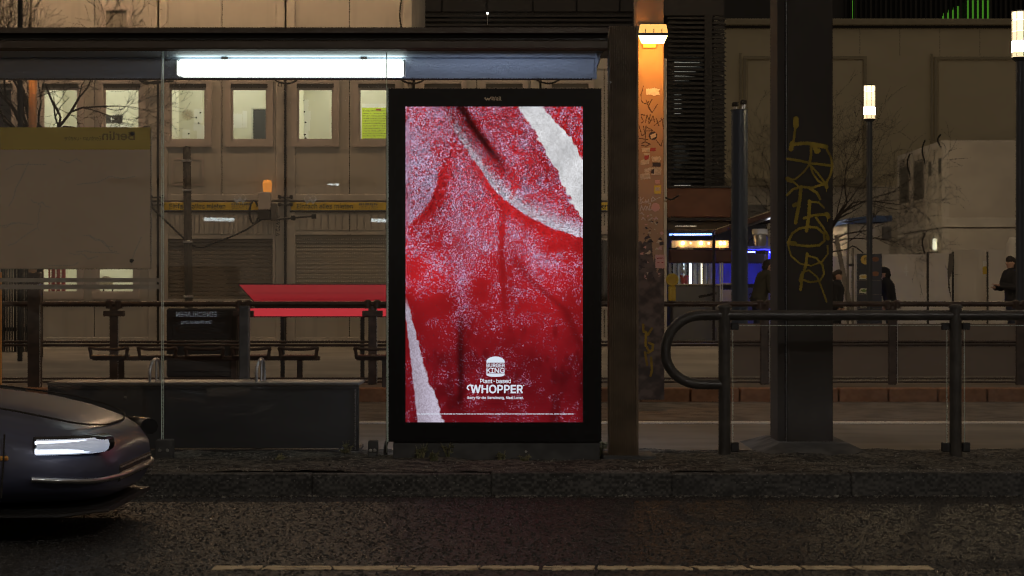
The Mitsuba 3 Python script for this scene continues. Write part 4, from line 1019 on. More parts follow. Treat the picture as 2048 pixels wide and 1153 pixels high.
# things inside the lit rooms (their back walls stand 2.3 m behind the panes)
RB = CDI + 2.3
def on_wall(px0, px1, py0, py1, m, off=.012): return box(X(px0, RB), X(px1, RB), RB - off, RB - .002, Z(py1, RB), Z(py0, RB))
pc = thing('picture', 'black picture with a white mark in a lit window', 'picture')
add('sheet', on_wall(200, 245, 231, 249, 0), 'print_dark', pc); add('mark', [text('F', X(222, RB), X(229, RB), Z(243, RB), 8 * RB / FOC, RB - .012, .003, True)], 'paper', pc); add('caption', on_wall(212, 238, 246, 248, 0, .015), 'print_grey', pc)
single('shelf', box(X(200, RB), X(268, RB), RB - .3, RB - .02, Z(262, RB), Z(250, RB)), 'paper', 'white shelf under the black picture in a lit window', 'shelf')
st = thing('star_ornament', 'round brown star ornament in the second lit window', 'ornament')
for a in range(12):
    t = a * math.pi / 6
    add('ray', stroke([(375 + 3 * math.cos(t), 230 + 3 * math.sin(t)), (375 + 10.5 * math.cos(t), 230 + 10.5 * math.sin(t))], 2.2, RB - .55, .01), 'sticker_cream', st)
single('screen_wall', box(X(362, RB), X(410, RB), RB - .54, RB - .5, Z(330, RB), Z(150, RB)), 'room_wall', 'pale partition behind the star ornament', 'partition')
def papers(lb, lst, yoff, dots=()):
    k = thing('pinned_papers', lb, 'papers')
    for a, b, c, e in lst: add('paper', box(X(a, RB - yoff), X(c, RB - yoff), RB - yoff - .01, RB - yoff - .004, Z(e, RB - yoff), Z(b, RB - yoff)), 'paper', k)
    for a, b in dots: add('magnet', front(Point(X(a, RB - yoff), Z(b, RB - yoff)).buffer(.018), RB - yoff - .018, .006), 'print_dark', k)
papers('white sheets pinned right of the star ornament', [(388, 219, 406, 246), (387, 247, 400, 262), (394, 250, 410, 279), (365, 260, 380, 277)], .54, [(401, 226), (393, 236), (352, 265), (378, 268), (398, 247)])
papers('drawings pinned left of the dark door', [(464, 228, 484, 256), (485, 222, 494, 256)], 0, [(465, 277)])
papers('column of white sheets with dark magnets in the third lit window', [(600, 200, 617, 222), (602, 222, 621, 242), (601, 242, 620, 262), (601, 262, 617, 285)], 0, [(607, 201), (609, 224), (611, 245), (609, 270), (611, 277)])
k = thing('calendar', 'red and white wall calendar at the right side of the third lit window', 'calendar')
add('head', on_wall(663, 676, 215, 233, 0), 'sticker_red', k)
for a in (234, 250, 266):
    add('sheet', on_wall(663, 676, a, a + 14, 0), 'paper', k); add('line', on_wall(663, 676, a + 12, a + 14, 0, .015), 'print_dark', k)
k = thing('room_door', 'dark door with a pale frame in the second lit container', 'door')
add('leaf', on_wall(507, 545, 220, 330, 0, .03), 'door_dark', k); add('frame', front(ring(X(503, RB), X(549, RB), Z(330, RB), Z(216, RB), .03), RB - .04, .036), 'paper_shade', k)
k = thing('lime_poster', 'lime green poster with fine lines in the fourth lit window', 'poster')
add('sheet', on_wall(724, 776, 216, 290, 0), 'lime', k)
add('head', on_wall(724, 776, 208, 216, 0), 'paper', k)
add('lines', [box(X(726, RB), X(773, RB), RB - .014, RB - .012, Z(222 + 5 * i + .9, RB), Z(222 + 5 * i, RB)) for i in range(13)], 'print_grey', k)
add('red_note', box(X(752, RB), X(762, RB), RB - .015, RB - .012, Z(221.5, RB), Z(218.5, RB)), 'sticker_red', k)
RB2 = CDI + 2.3
single('curtain', [box(X(97 + 5 * i, CDI + .3), X(101 + 5 * i, CDI + .3), CDI + .28 + .03 * (i % 2), CDI + .33 + .03 * (i % 2), Z(598, CDI), Z(485, CDI), .01) for i in range(7)], 'sticker_red', 'red curtain in a ground floor window under the map', 'curtain')
k = thing('garden_chair', 'rounded chair back in the lit ground floor window', 'chair')
add('backrest', front(Point(X(212, CDI + .8), Z(566, CDI + .8)).buffer(.13).intersection(sbox(-20, Z(575, CDI + .8), 0, 5)), CDI + .8, .05), 'sticker_cream', k)
add('seat', box(X(205, CDI + .8), X(226, CDI + .8), CDI + .7, CDI + 1.1, Z(578, CDI + .8), Z(574, CDI + .8)), 'sticker_cream', k)
for dx in (206, 224): add('leg', box(X(dx, CDI + .8), X(dx + 2, CDI + .8), CDI + .8, CDI + .84, Z1 + .11, Z(578, CDI + .8)), 'rail_paint', k)
# bars in front of the far left container
k = thing('bar_fence', 'dark upright bars at the left edge under the map board', 'fence')
for i in range(12):
    w_ = R.uniform(1.5, 5)
    add('bar', box(X(2 + i * 5.2, 36), X(2 + i * 5.2 + w_, 36), 36, 36.05, 0, Z(530 - 4 * (i % 3), 36)), R.choice(['gap_dark', 'rail_paint', 'shutter_dark']), k)
add('cross_rail', box(X(0, 36), X(66, 36), 36.05, 36.09, .35, .42), 'rail_paint', k); add('cross_rail', box(X(0, 36), X(66, 36), 36.05, 36.09, 1.2, 1.27), 'rail_paint', k)

# ================================================================ dark buildings behind
BD2 = 56.0
ob = thing('office_block', 'dark building with thin bright louvre gaps above the shelter roof', 'building')
add('wall', box(X(700, BD2), X(1452, BD2), BD2 + .4, BD2 + 10, 0, 15), 'facade_dark', ob)
add('backing_strip', box(X(832, BD2), X(1265, BD2), BD2 + .36, BD2 + .395, Z(60, BD2), Z(22, BD2)), 'facade_seam', ob)
for px0, px1 in ((826, 882), (884, 972), (975, 1065), (1067, 1153), (1155, 1240), (1242, 1270)):
    add('facade_panel', box(X(px0, BD2), X(px1, BD2), BD2 + .3, BD2 + .398, Z(21, BD2), 14.5, .02), 'facade_dark', ob)
add('light_slit', [box(X(a, BD2), X(b, BD2), BD2 + .33, BD2 + .36, Z(y + 1.1, BD2), Z(y, BD2)) for a, b, y in ((897, 962, 26.6), (897, 967, 35.5), (897, 967, 45.6), (984, 1064, 27.6), (984, 1064, 36.8), (984, 1064, 46.8), (1070, 1098, 28.5), (1070, 1098, 38), (1070, 1098, 47.6))] , 'kiosk_cream', ob, emit=(.20, .19, .15), weight=.1)
for y in (25, 34, 44):
    add('louvre_blade', box(X(832, BD2), X(1264, BD2), BD2 + .18, BD2 + .34, Z(y + 7.5, BD2), Z(y + 2.4, BD2), .01), 'facade_dark', ob)
sl = thing('spotlight', 'tiny brilliant white spotlight above the shelter roof', 'lamp')
add('lens', lathe(X(975, BD2), BD2 - .25, [(0, Z(32, BD2)), (.026, Z(31, BD2)), (.026, Z(28, BD2)), (0, Z(27, BD2))], 10), 'lamp_glass', sl, emit=(6, 6, 5.2), weight=.1)
add('stem', tube([(X(975, BD2), BD2 - .25, Z(53, BD2)), (X(975, BD2), BD2 - .25, Z(33, BD2))], .012, 6), 'steel', sl)
add('foot', box(X(972, BD2), X(978, BD2), BD2 - .3, BD2 + .2, Z(56, BD2), Z(53, BD2)), 'gap_dark', sl)

LV = 50.0
lt = thing('louvre_tower', 'tall tower of dark horizontal louvres right of the sticker column', 'tower')
add('core', box(X(1345, LV), X(1432, LV), LV + .5, LV + 2.5, 0, Z(-60, LV)), 'facade_dark', lt)
add('head_wall', box(X(1330, LV), X(1448, LV), LV + .1, LV + 2.4, Z(30, LV), Z(-80, LV)), 'facade_dark', lt)
add('mullion', box(X(1409, LV), X(1424, LV), LV - .06, LV + .02, Z(372, LV), Z(30, LV)), 'louvre', lt)
zz = 33.0
while zz < 368:
    m = trimesh.convex.convex_hull([(X(a, LV), y, Z(c, LV)) for a, y, c in ((1336, LV, zz + 1), (1446, LV, zz + 1), (1336, LV, zz + 5.2), (1454, LV, zz + 6.5), (1336, LV + .25, zz), (1444, LV + .25, zz), (1336, LV + .3, zz + 4), (1452, LV + .3, zz + 5.5))])
    add('louvre_blade', m, 'louvre', lt)
    zz += 9.35
add('lit_slit', [box(X(1352, LV), X(b, LV), LV + .44, LV + .49, Z(y + 1.5, LV), Z(y, LV)) for b, y in ((1403, 119), (1408, 128.2), (1395, 137.6), (1392, 146.8), (1382, 156), (1366, 184), (1366, 193.6), (1366, 203), (1366, 212.5), (1365, 222), (1372, 287), (1375, 296), (1378, 305), (1380, 315), (1366, 324), (1364, 333), (1385, 369))], 'kiosk_cream', lt, emit=(.30, .30, .26), weight=.1)

# pale concrete hall on the right
HD = 78.0
hl_ = thing('concrete_hall', 'wide pale concrete hall wall with framed recesses on the right', 'building')
add('wall', box(X(1380, HD), X(2700, HD), HD, HD + 12, 0, Z(52, HD)), 'concrete', hl_)
add('parapet', box(X(1380, HD), X(2700, HD), HD - .25, HD + 12, Z(52, HD) + .002, Z(39, HD), .03), 'concrete_trim', hl_)
add('parapet_shade', box(X(1380, HD), X(2700, HD), HD - .10, HD, Z(57, HD), Z(52, HD)), 'gap_dark', hl_)  # dark strip: the shade under the parapet put in as colour
for a, b, c, e in ((1486, 1733, 113, 420), (1868, 2190, 114, 420)):
    fr2 = ring(X(a, HD), X(b, HD), Z(e, HD), Z(c, HD), .11)
    add('recess_frame', front(fr2, HD - .09, .09), 'concrete_trim', hl_)
    add('recess_panel', box(X(a, HD) + .16, X(b, HD) - .16, HD - .035, HD - .001, Z(e, HD) + .16, Z(c, HD) - .16, .01), 'concrete', hl_)
    add('drain', tube([(X(a, HD) - .10, HD - .12, 0), (X(a, HD) - .10, HD - .12, Z(c, HD) + .1)], .045, 8), 'concrete_trim', hl_, smooth=60)
add('ledge', box(X(1440, HD), X(1735, HD), HD - .5, HD - .002, Z(374, HD), Z(358, HD), .02), 'concrete_trim', hl_)
add('lower_wall', box(X(1440, HD), X(1800, HD), HD - .3, HD - .003, 0, Z(374, HD) - .003), 'concrete_pale', hl_)
for i in range(7):
    add('wall_joint', box(X(1560 + i * 80, HD) - .012, X(1560 + i * 80, HD) + .012, HD - .004, HD + .05, Z(112, HD), Z(58, HD)), 'concrete_trim', hl_)
gd = thing('green_lit_block', 'dark tower with green lit ribs behind the concrete hall', 'building')
GDI = 98.0
add('wall', box(X(1380, GDI), X(2800, GDI), GDI + .3, GDI + 15, 0, 26), 'facade_dark', gd)
pxs = 1690.0
while pxs < 2060:
    add('facade_rib', box(X(pxs, GDI), X(pxs + 4.6, GDI), GDI, GDI + .3, Z(45, GDI), 19, .03), 'facade_seam' if int(pxs) % 3 else 'louvre', gd)
    pxs += 10
for a, b, z0 in ((1703, 1708, -60), (1884, 1926, 5), (1936, 1981, -60)):
    add('green_light', [box(X(u, GDI), X(min(u + 4.5, b), GDI), GDI + .20, GDI + .29, Z(44, GDI), Z(z0 if b - a > 43 or b - a < 9 else 30 - (u - a) * .62 + R.uniform(-2, 2), GDI)) for u in np.arange(a, b, 5.2)], 'leaf', gd, emit=(.035, .155, .010), weight=.1)

# ================================================================ kiosk
SDK = 44.0
def kb(px0, px1, py0, py1, y0=0.0, dep=.1, bev=0.0): return box(X(px0, SDK), X(px1, SDK), SDK + y0, SDK + y0 + dep, Z(py1, SDK), Z(py0, SDK), bev)
ks = thing('snack_kiosk', 'lit snack kiosk with blue light tube and glass counter', 'kiosk')
add('fascia', kb(1330, 1462, 376, 435, 0, .25, .02), 'kiosk_red', ks)
add('fascia_edge', kb(1330, 1463, 372, 376, -.03, .3), 'awning_dark', ks)
add('back_wall', [kb(1330, 1560, 400, 680, 2.4, .1)], 'kiosk_grey', ks)
add('roof', kb(1330, 1560, 436, 441, .02, 2.4), 'awning_dark', ks)
add('awning', kb(1330, 1463, 441, 460, .3, .5, .02), 'awning_dark', ks)
add('awning_bar', kb(1352, 1395, 451, 453, .26, .03), 'steel', ks)
add('blue_tube', tube([(X(1340, SDK), SDK + .2, Z(469.2, SDK)), (X(1428, SDK), SDK + .2, Z(468.5, SDK))], .018, 8), 'lamp_glass', ks, emit=(.6, 1.4, 4.5), weight=.8)
add('tube_holder', kb(1338, 1430, 462, 466.5, .18, .06), 'menu_navy', ks)
add('light_board', kb(1345, 1460, 481, 496, .28, .05), 'kiosk_cream', ks)
add('board_rim', kb(1340, 1462, 495.5, 498, .2, .1), 'print_dark', ks)
for px, s in ((1367, 1.3), (1383, .6), (1404, 1.3), (1419.5, .9), (1443, 1.2), (1451, 1.1)):
    b = trimesh.creation.icosphere(subdivisions=2, radius=.028 * s); b.apply_translation([X(px, SDK), SDK + .2, Z(486.5, SDK)])
    add('bulb', b, 'lamp_glass', ks, emit=(30, 18, 6.0) if s > 1 else (12, 7, 2.2), weight=.3)
add('canopy', kb(1340, 1463, 500, 526, -.1, .5, .02), 'awning_maroon', ks)
add('canopy_goods', [kb(a, a + w_, 499 - h_, 500, .05, .2, .01) for a, w_, h_ in ((1355, 6, 5), (1363, 14, 3), (1379, 8, 2), (1440, 10, 2))], 'kiosk_cream', ks)
add('counter', kb(1345, 1438, 571, 690, -.05, .8, .02), 'kiosk_grey', ks)
add('counter_top', kb(1343, 1440, 568.5, 571, -.1, .9), 'kiosk_cream', ks)
add('counter_strip', front(ppoly([(1396, 592), (1432, 585), (1433, 589.5), (1397, 597)], SDK), SDK - .07, .015), 'print_dark', ks)
add('vitrine_glass', trimesh.Trimesh([(X(1346, SDK), SDK - .04, Z(569, SDK)), (X(1437, SDK), SDK - .04, Z(569, SDK)), (X(1437, SDK), SDK - .04, Z(528, SDK)), (X(1346, SDK), SDK - .04, Z(528, SDK))], [[0, 1, 2], [0, 2, 3]], process=False), 'pane', ks)
for px, w_, c_ in ((1370, 2.0, (.9, 1.2, 1.4)), (1383.5, 3.2, (3.4, 4.2, 4.6)), (1406, 2.6, (1.5, 1.35, .9))):
    add('upright_tube', kb(px - w_ / 2, px + w_ / 2, 527, 569, .3, .05), 'lamp_glass', ks, emit=c_, weight=.3)
add('inner_wall', kb(1345, 1440, 526, 569, 1.0, .05), 'cabin_white', ks)
for i in range(9): add('inner_upright', kb(1350 + i * 10.3, 1352.5 + i * 10.3, 526, 569, .9, .06), 'kiosk_grey' if i % 3 else 'gap_dark', ks)
add('post', [kb(1439, 1441.5, 500, 690, -.08, .05), kb(1443.5, 1445.5, 500, 690, -.08, .05)], 'keg_metal', ks)
add('shelf_unit', [kb(1446, 1470, 566, 569, .3, .4), kb(1446, 1470, 580, 690, .3, .4)], 'kiosk_cream', ks)
add('side_wall', kb(1446, 1560, 525, 568, 1.6, .05), 'kiosk_blue', ks)
add('blue_side', [kb(1536, 1548, 505, 690, .2, .3), kb(1494, 1548, 576, 690, .1, .06)], 'kiosk_blue', ks)
add('shelf_board', kb(1488, 1550, 493, 500, -.1, .6, .01), 'kiosk_blue', ks)
add('blue_lamp', kb(1497, 1547, 503, 505.5, .1, .10), 'lamp_glass', ks, emit=(1.2, 1.5, 26.0), weight=1)
add('frame_post', kb(1529, 1535, 503, 690, -.15, .1), 'kiosk_grey', ks)
add('frame_bar', kb(1510, 1536, 503, 508, -.15, .1), 'awning_dark', ks)
add('wall_script', [front(LineString([(X(1499 + i * 1.6, SDK), Z(py + 2.0 * math.sin(i * 2.1) - i * .22, SDK)) for i in range(17)]).buffer(.006), SDK + .094, .004) for py in (589, 597)], 'menu_navy', ks)
rp = thing('plant_pot', 'red pot with a pale sprig on the kiosk counter', 'pot')
add('pot', lathe(X(1370, SDK), SDK + .15, [(0, Z(568, SDK)), (.075, Z(568, SDK)), (.095, Z(551, SDK)), (.085, Z(551, SDK)), (0, Z(553, SDK))], 16), 'red_plastic', rp, smooth=50)
sp_ = []
for _ in range(24):
    o = trimesh.creation.icosahedron(); o.vertices *= .022 * R.uniform(.6, 1.3, (1, 3)); o.apply_translation([X(1366, SDK) + R.normal(0, .035), SDK + .15 + R.normal(0, .03), Z(545, SDK) + R.normal(0, .05)]); sp_.append(o)
add('sprig', sp_, 'paper_shade', rp)
k = thing('keg', 'white capped metal keg on the blue kiosk shelf', 'keg')
kx, ky = X(1521, SDK), SDK + .12
add('barrel', lathe(kx, ky, [(0, Z(492.5, SDK)), (.12, Z(492.5, SDK)), (.14, Z(480, SDK)), (.13, Z(470, SDK)), (0, Z(470, SDK))], 20), 'keg_metal', k, smooth=50)
add('cap', lathe(kx, ky, [(0, Z(469, SDK)), (.165, Z(469, SDK)), (.165, Z(459, SDK)), (.12, Z(457.5, SDK)), (0, Z(457.5, SDK))], 20), 'keg_white', k, smooth=40)
single('canister', lathe(X(1534, SDK), SDK + .3, [(0, Z(492.5, SDK)), (.06, Z(492.5, SDK)), (.06, Z(474, SDK)), (.03, Z(471, SDK)), (0, Z(471, SDK))], 14), 'kiosk_blue', 'bluish canister right of the white capped keg', 'canister', smooth=50)
um = thing('sloping_canopy', 'dark maroon canopy sloping up to the right beside the kiosk', 'canopy')
sl_ = lambda y0, y1, t: trimesh.convex.convex_hull([(X(a, SDK), y, Z(b, SDK)) for a, b in ((1424, y0), (1562, y1), (1562, y1 + t), (1424, y0 + t)) for y in (SDK - .7, SDK + .0)])
add('cloth', sl_(461, 415, 11), 'awning_maroon', um)
add('front_bar', trimesh.convex.convex_hull([(X(a, SDK), y, Z(b, SDK)) for a, b in ((1424, 461), (1562, 415), (1562, 416.5), (1424, 462.5)) for y in (SDK - .74, SDK - .702)]), 'kiosk_cream', um)
add('strut', tube([(X(1487, SDK), SDK - .35, Z(454, SDK)), (X(1540, SDK), SDK - .35, Z(436, SDK))], .035, 6), 'steel', um)
for px in (1424, 1560):
    add('pole', tube([(X(px, SDK), SDK - .4, 0), (X(px, SDK), SDK - .4, Z(465 if px < 1500 else 424, SDK))], .03, 8), 'awning_dark', um)
sp2 = thing('clip_lamp', 'small white spot lamp under the sloping canopy', 'lamp')
b = trimesh.creation.icosphere(subdivisions=2, radius=.045); b.vertices *= [1.2, 1, .7]; b.apply_translation([X(1542, SDK), SDK - .5, Z(450.5, SDK)])
add('bulb', b, 'lamp_glass', sp2, emit=(9, 10, 12), weight=.4)
add('holder', tube([(X(1542, SDK), SDK - .45, Z(450, SDK) + .02), (X(1546, SDK), SDK - .4, Z(438, SDK))], .02, 6), 'gap_dark', sp2)

# blue steel column with two boxes on top
BC = 27.0
bc = thing('blue_column', 'round dark blue column with two small boxes on top', 'column')
add('shaft', tube([(X(1479, BC), BC, 0), (X(1479, BC), BC, Z(222, BC))], X(1495.5, BC) - X(1479, BC), 28), 'column_blue', bc, smooth=50)
add('cap', lathe(X(1479, BC), BC, [(0, Z(222, BC)), (.112, Z(222, BC)), (.112, Z(220, BC)), (0, Z(219.5, BC))], 28), 'column_blue', bc)
for a, b, y0, y1 in ((1464.5, 1477, 205, 218), (1481, 1493, 201, 214)):
    s = add('spot_head', box(X(a, BC), X(b, BC), BC - .06, BC + .06, Z(y1 - 5, BC), Z(y0, BC), .008), 'gap_dark', bc)
    add('bracket', [box(X(a + 3, BC), X(a + 5, BC), BC - .02, BC + .02, Z(221, BC), Z(y1 - 5, BC)), box(X(b - 5, BC), X(b - 3, BC), BC - .02, BC + .02, Z(221, BC), Z(y1 - 5, BC))], 'steel', s)

# street lamps
def street_lamp(px, d, ytop, ybot, w, lb, L):
    k = thing('street_lamp', lb, 'street lamp', 'cylindrical street lamps')
    x_, r = X(px, d), w * d / FOC / 2
    z0, z1 = Z(ybot, d), Z(ytop, d)
    add('pole', tube([(x_, d, 0), (x_, d, z0 - .02)], r * .5, 16), 'lamp_pole', k, smooth=60)
    h = z1 - z0
    def seg(f0, f1, k_): return lathe(x_, d, [(0, z0 + h * f0), (r * k_, z0 + h * f0), (r * k_, z0 + h * f1), (0, z0 + h * f1)], 24)
    for f0, f1, e in ((0.0, .11, .9), (.115, .335, 360), (.36, .56, 1.15), (.565, .80, 1.5), (.83, .99, 1.9)):
        add('lantern', seg(f0, f1, .97), 'lamp_glass', k, smooth=40, emit=[c * e for c in L], weight=3 if e > 10 else .15)
    for a_ in range(8):
        t_ = a_ * math.pi / 4 + .2
        add('guard_bar', tube([(x_ + r * 1.0 * math.cos(t_), d + r * 1.0 * math.sin(t_), z0 + .005), (x_ + r * math.cos(t_), d + r * math.sin(t_), z1 - .004)], .004, 5), 'lamp_body', k)
    for zz_ in (z0 + h * .345, z0 + h * .815):
        add('hoop', lathe(x_, d, [(r * .99, zz_), (r * 1.015, zz_), (r * 1.015, zz_ + .006), (r * .99, zz_ + .006)], 24), 'lamp_body', k)
    add('top_cap', lathe(x_, d, [(0, z1), (r * 1.05, z1), (r * 1.05, z1 + .012), (0, z1 + .03)], 24), 'lamp_pole', k)
    add('collar', lathe(x_, d, [(0, z0 - .05), (r * .6, z0 - .05), (r * 1.03, z0 - .012), (r * 1.03, z0 - .002), (0, z0 - .002)], 24), 'lamp_pole', k)
street_lamp(1739, 36.0, 172, 238, 24, 'glowing street lamp right of the dark column', (1.25, .93, .52))
street_lamp(2040, 26.0, 24, 115, 33, 'bright street lamp at the right edge of the photo', (1.25, .93, .52))
street_lamp(1600, 57.0, 324, 366, 15.2, 'unseen street lamp added behind the dark column to light the white containers', (1.8, 1.35, .8))  # added out of sight to brighten the containers and boards

# bare trees
def tree(name, lb, x0, y0, h0, stems, depth, seed, r0, spread, up):
    rs_ = np.random.default_rng(seed)
    k = thing(name, lb, 'tree')
    segs = []
    def grow(p, v, r, l, n):
        pts = [p]; rad = [r]
        q, w = np.array(p, float), np.array(v, float)
        m_ = 4
        for i in range(m_):
            w = w + rs_.normal(0, .17, 3) + np.array([0, 0, up * .06]); w /= np.linalg.norm(w)
            q = q + w * l / m_
            pts.append(q.copy()); rad.append(r * (1 - .45 * (i + 1) / m_))
        segs.append(tube(pts, rad, 6 if r > .02 else 4 if r > .007 else 3, cap=False))
        if n == 0: return
        for c in range(int(rs_.integers(2, 5)) if n > 1 else 3):
            t = rs_.integers(1, m_ + 1) if c else m_
            d_ = w + rs_.normal(0, spread, 3); d_ /= np.linalg.norm(d_)
            grow(pts[t], d_, max(rad[t] * rs_.uniform(.55, .8), .0035), l * rs_.uniform(.62, .85), n - 1)
    add('trunk', tube([(x0, y0, 0), (x0 + .03, y0, h0 * .5), (x0, y0, h0 + .05)], [r0 * 1.5, r0 * 1.1, r0], 12), 'bark', k, smooth=60)
    for v, l in stems: grow((x0, y0, h0), np.array(v) / np.linalg.norm(v), r0 * .46, l, depth)
    add('crown', segs, 'bark', k)
tree('bare_tree', 'bare winter tree fanning out above the map board', X(72, 33), 33.0, Z(300, 33), [((-.8, .1, 1), 1.0), ((-.3, -.2, 1.1), 1.1), ((.28, .2, 1), 1.15), ((.75, -.1, 1), 1.1), ((-.55, .3, 1), 1.0), ((.5, -.3, .6), .9), ((-1.1, 0, .5), .8), ((.05, .2, 1), 1.3)], 5, 11, .075, .42, .8)
tree('bare_tree', 'bare winter tree branching out on both sides of the dark column', X(1622, 47), 47.0, 1.9, [((-1, .1, 1.1), 1.4), ((1, -.1, 1.1), 1.5), ((.2, .3, 1.2), 1.4), ((-.5, -.3, 1), 1.4), ((1.3, .2, .7), 1.4), ((-1.3, .2, .7), 1.3), ((.8, .3, 1), 1.4)], 5, 25, .085, .45, .3)

# ================================================================ white containers on the right
WD = 62.0
wx0, wx1 = X(1887, WD), X(1887, WD) + 6.0
zA, zB, zC = 0.25, Z(457, WD), Z(281, WD)
labs = [['white container at the bottom right with a lit sign by its door', 'middle container of the lower white row', 'far container of the lower white row'], ['top white container nearest to us, with small grilles', 'middle upper white container with a barred window', 'far upper white container with a barred window']]
for r in (0, 1):
    for i in range(3):
        k = thing('white_container', labs[r][i], 'container', 'white containers on the right')
        y0, y1 = WD + i * 2.42, WD + i * 2.42 + 2.38
        z0, z1 = (zA, zB) if r == 0 else (zB + .03, zC)
        add('body', box(wx0, wx1, y0, y1, z0, z1, .03), 'cabin_ribbed', k)
        if i == 0:
            add('base_rail', box(wx0 + .05, wx1, y0 - .03, y0 - .002, z0, z0 + .28, .01), 'cabin_white', k)
            add('corner_post', box(wx0 - .01, wx0 + .16, y0 - .02, y0 - .001, z0, z1), 'cabin_white', k)
        # end face towards -x
        add('end_frame', [box(wx0 - .035, wx0 - .001, a, b, c, e) for a, b, c, e in ((y0, y0 + .12, z0, z1), (y1 - .12, y1, z0, z1), (y0 + .12, y1 - .12, z0, z0 + .18), (y0 + .12, y1 - .12, z1 - .16, z1))], 'cabin_white', k)
        if r == 1 and i > 0:
            w = add('window', box(wx0 - .02, wx0 - .004, y0 + .5, y1 - .45, z0 + 1.0, z1 - .45), 'grille_grey', k)
            for j in range(9): add('bar', box(wx0 - .05, wx0 - .03, y0 + .5 + j * .175, y0 + .53 + j * .175, z0 + .95, z1 - .4), 'mesh_wire', w)
            for j in range(8): add('bar', box(wx0 - .052, wx0 - .032, y0 + .48, y1 - .43, z0 + 1.0 + j * .17, z0 + 1.02 + j * .17), 'mesh_wire', w)
            add('sill', box(wx0 - .08, wx0 - .002, y0 + .45, y1 - .4, z0 + .90, z0 + .96), 'cabin_white', k)
        elif r == 1:
            for a in (.25, 1.75): add('grille', box(wx0 - .02, wx0 - .002, y0 + a, y0 + a + .4, z1 - .95, z1 - .5), 'mesh_wire', k)
            add('door', box(wx0 - .02, wx0 - .003, y0 + .75, y0 + 1.65, z0 + .2, z1 - .5, .005), 'cabin_white', k)
        else:
            add('door', box(wx0 - .02, wx0 - .003, y0 + .6, y1 - .5, z0 + .2, z1 - .4, .005), 'cabin_white', k)
            add('louvre_panel', [box(wx0 - .035, wx0 - .021, y0 + .65, y1 - .55, z1 - 1.0 + j * .06, z1 - .96 + j * .06) for j in range(6)], 'mesh_wire', k)
            if i == 0: add('lit_sign', box(wx0 - .06, wx0 - .04, y0 + .9, y0 + 1.3, z1 - .62, z1 - .28), 'lamp_glass', k, emit=(.75, .75, .55), weight=.1)
        add('number', [box(wx0 - .045, wx0 - .036, y0 + 1.05, y0 + 1.35, z1 - .36 + j * .06, z1 - .34 + j * .06) for j in range(3)], 'print_grey', k)
for i, (y, z) in enumerate(((WD + .1, zC), (WD + 2.45, zC), (WD + 2.45, zB - .25), (WD + 4.9, zC - .25))):
    p = [(wx0 - .06, y + .5 * math.sin(t * 2.4) * .5, z + .18 - .75 * t * (1 if i != 0 else .5)) for t in np.linspace(0, 1, 14)]
    p = [(a - .05 * math.sin(5 * j / 14), b, c) for j, (a, b, c) in enumerate(p)]
    single('cable', tube(p, .025, 6), 'cable', ['black cable over the near top corner of the white containers', 'black cable loop between the near and middle upper white containers', 'black cable coil between the lower white containers', 'black cable loop on the far upper white container'][i], 'cable', 'black cables on the white containers', smooth=60)

# white cabin with blue roof edge, hoardings, menu board, planks
cb = thing('white_cabin', 'small white cabin with a blue roof edge beside the street lamp', 'cabin')
CB = 56.0
add('body', box(X(1696, CB), X(1779, CB), CB, CB + 3, 0, Z(447, CB), .02), 'cabin_white', cb)
add('roof_edge', trimesh.convex.convex_hull([(X(a, CB), y, Z(b, CB)) for a, b in ((1693, 438), (1740, 432), (1782, 432), (1782, 443), (1740, 443), (1693, 448)) for y in (CB - .15, CB + 3)]), 'blue_trim', cb)
add('meter_box', box(X(1764, CB), X(1779, CB), CB - .3, CB - .002, Z(480, CB), Z(454, CB), .01), 'kiosk_grey', cb)
add('corner', box(X(1695, CB), X(1698, CB), CB - .04, CB - .001, 0, Z(448, CB)), 'mesh_wire', cb)
sw = thing('lit_workshop', 'bright slatted window between dark column and white cabin', 'window')
add('frame', box(X(1640, 64), X(1697, 64), 64.1, 64.4, 0, Z(452, 64)), 'cabin_white', sw)
add('lit_glass', box(X(1650, 64), X(1694, 64), 64.0, 64.08, Z(512, 64), Z(460, 64)), 'paper', sw, emit=(.75, .72, .5), weight=.3)
for j in range(4): add('slat', box(X(1650, 64), X(1694, 64), 63.9, 63.96, Z(468 + j * 7, 64), Z(465 + j * 7, 64)), 'cabin_white', sw)
HB = 46.0
hb = thing('hoarding', 'white site hoarding boards in front of the right containers', 'hoarding')
for i, (a, b, t) in enumerate(((1648, 1714, 512), (1766, 1854, 509), (1857, 1904, 507), (1908, 1974, 500), (1976, 2100, 500))):
    add('board', box(X(a, HB), X(b, HB), HB + .03 * (i % 2), HB + .03 * (i % 2) + .05, 0, Z(t, HB), .008), 'hoarding' if i != 3 else 'cabin_ribbed', hb)
add('post', [box(X(a, HB), X(a + 2.5, HB), HB - .02, HB + .1, 0, Z(504, HB)) for a in (1855, 1905, 1974)], 'rail_paint', hb)
add('lettering', text('GEÖF', X(1836, HB), X(1853, HB), Z(557, HB), 12 * HB / FOC, HB + .03, .004), 'paper', hb)
add('emblem', [stroke([(1812.5, 530), (1812.5, 552)], 2, HB, .004), stroke([(1808, 544), (1817, 544)], 2, HB, .004), stroke([(1809, 538), (1812.5, 534), (1816, 538)], 1.5, HB, .004)], 'paper', hb)
add('notice', [front(ppoly([(1966, 523), (1975, 521), (1976, 532), (1967, 533)], HB), HB + .02, .008)], 'paper', hb)
add('notice_yellow', front(ppoly([(1966, 534), (1975, 533), (1975, 548), (1966, 549)], HB), HB + .02, .008), 'sticker_yellow', hb)
add('torn_sheet', bez_sheet if False else front(ppoly([(1898, 508), (1906, 508), (1905, 540), (1898, 560), (1902, 600), (1896, 575), (1895, 545)], HB), HB - .03, .01), 'print_grey', hb)
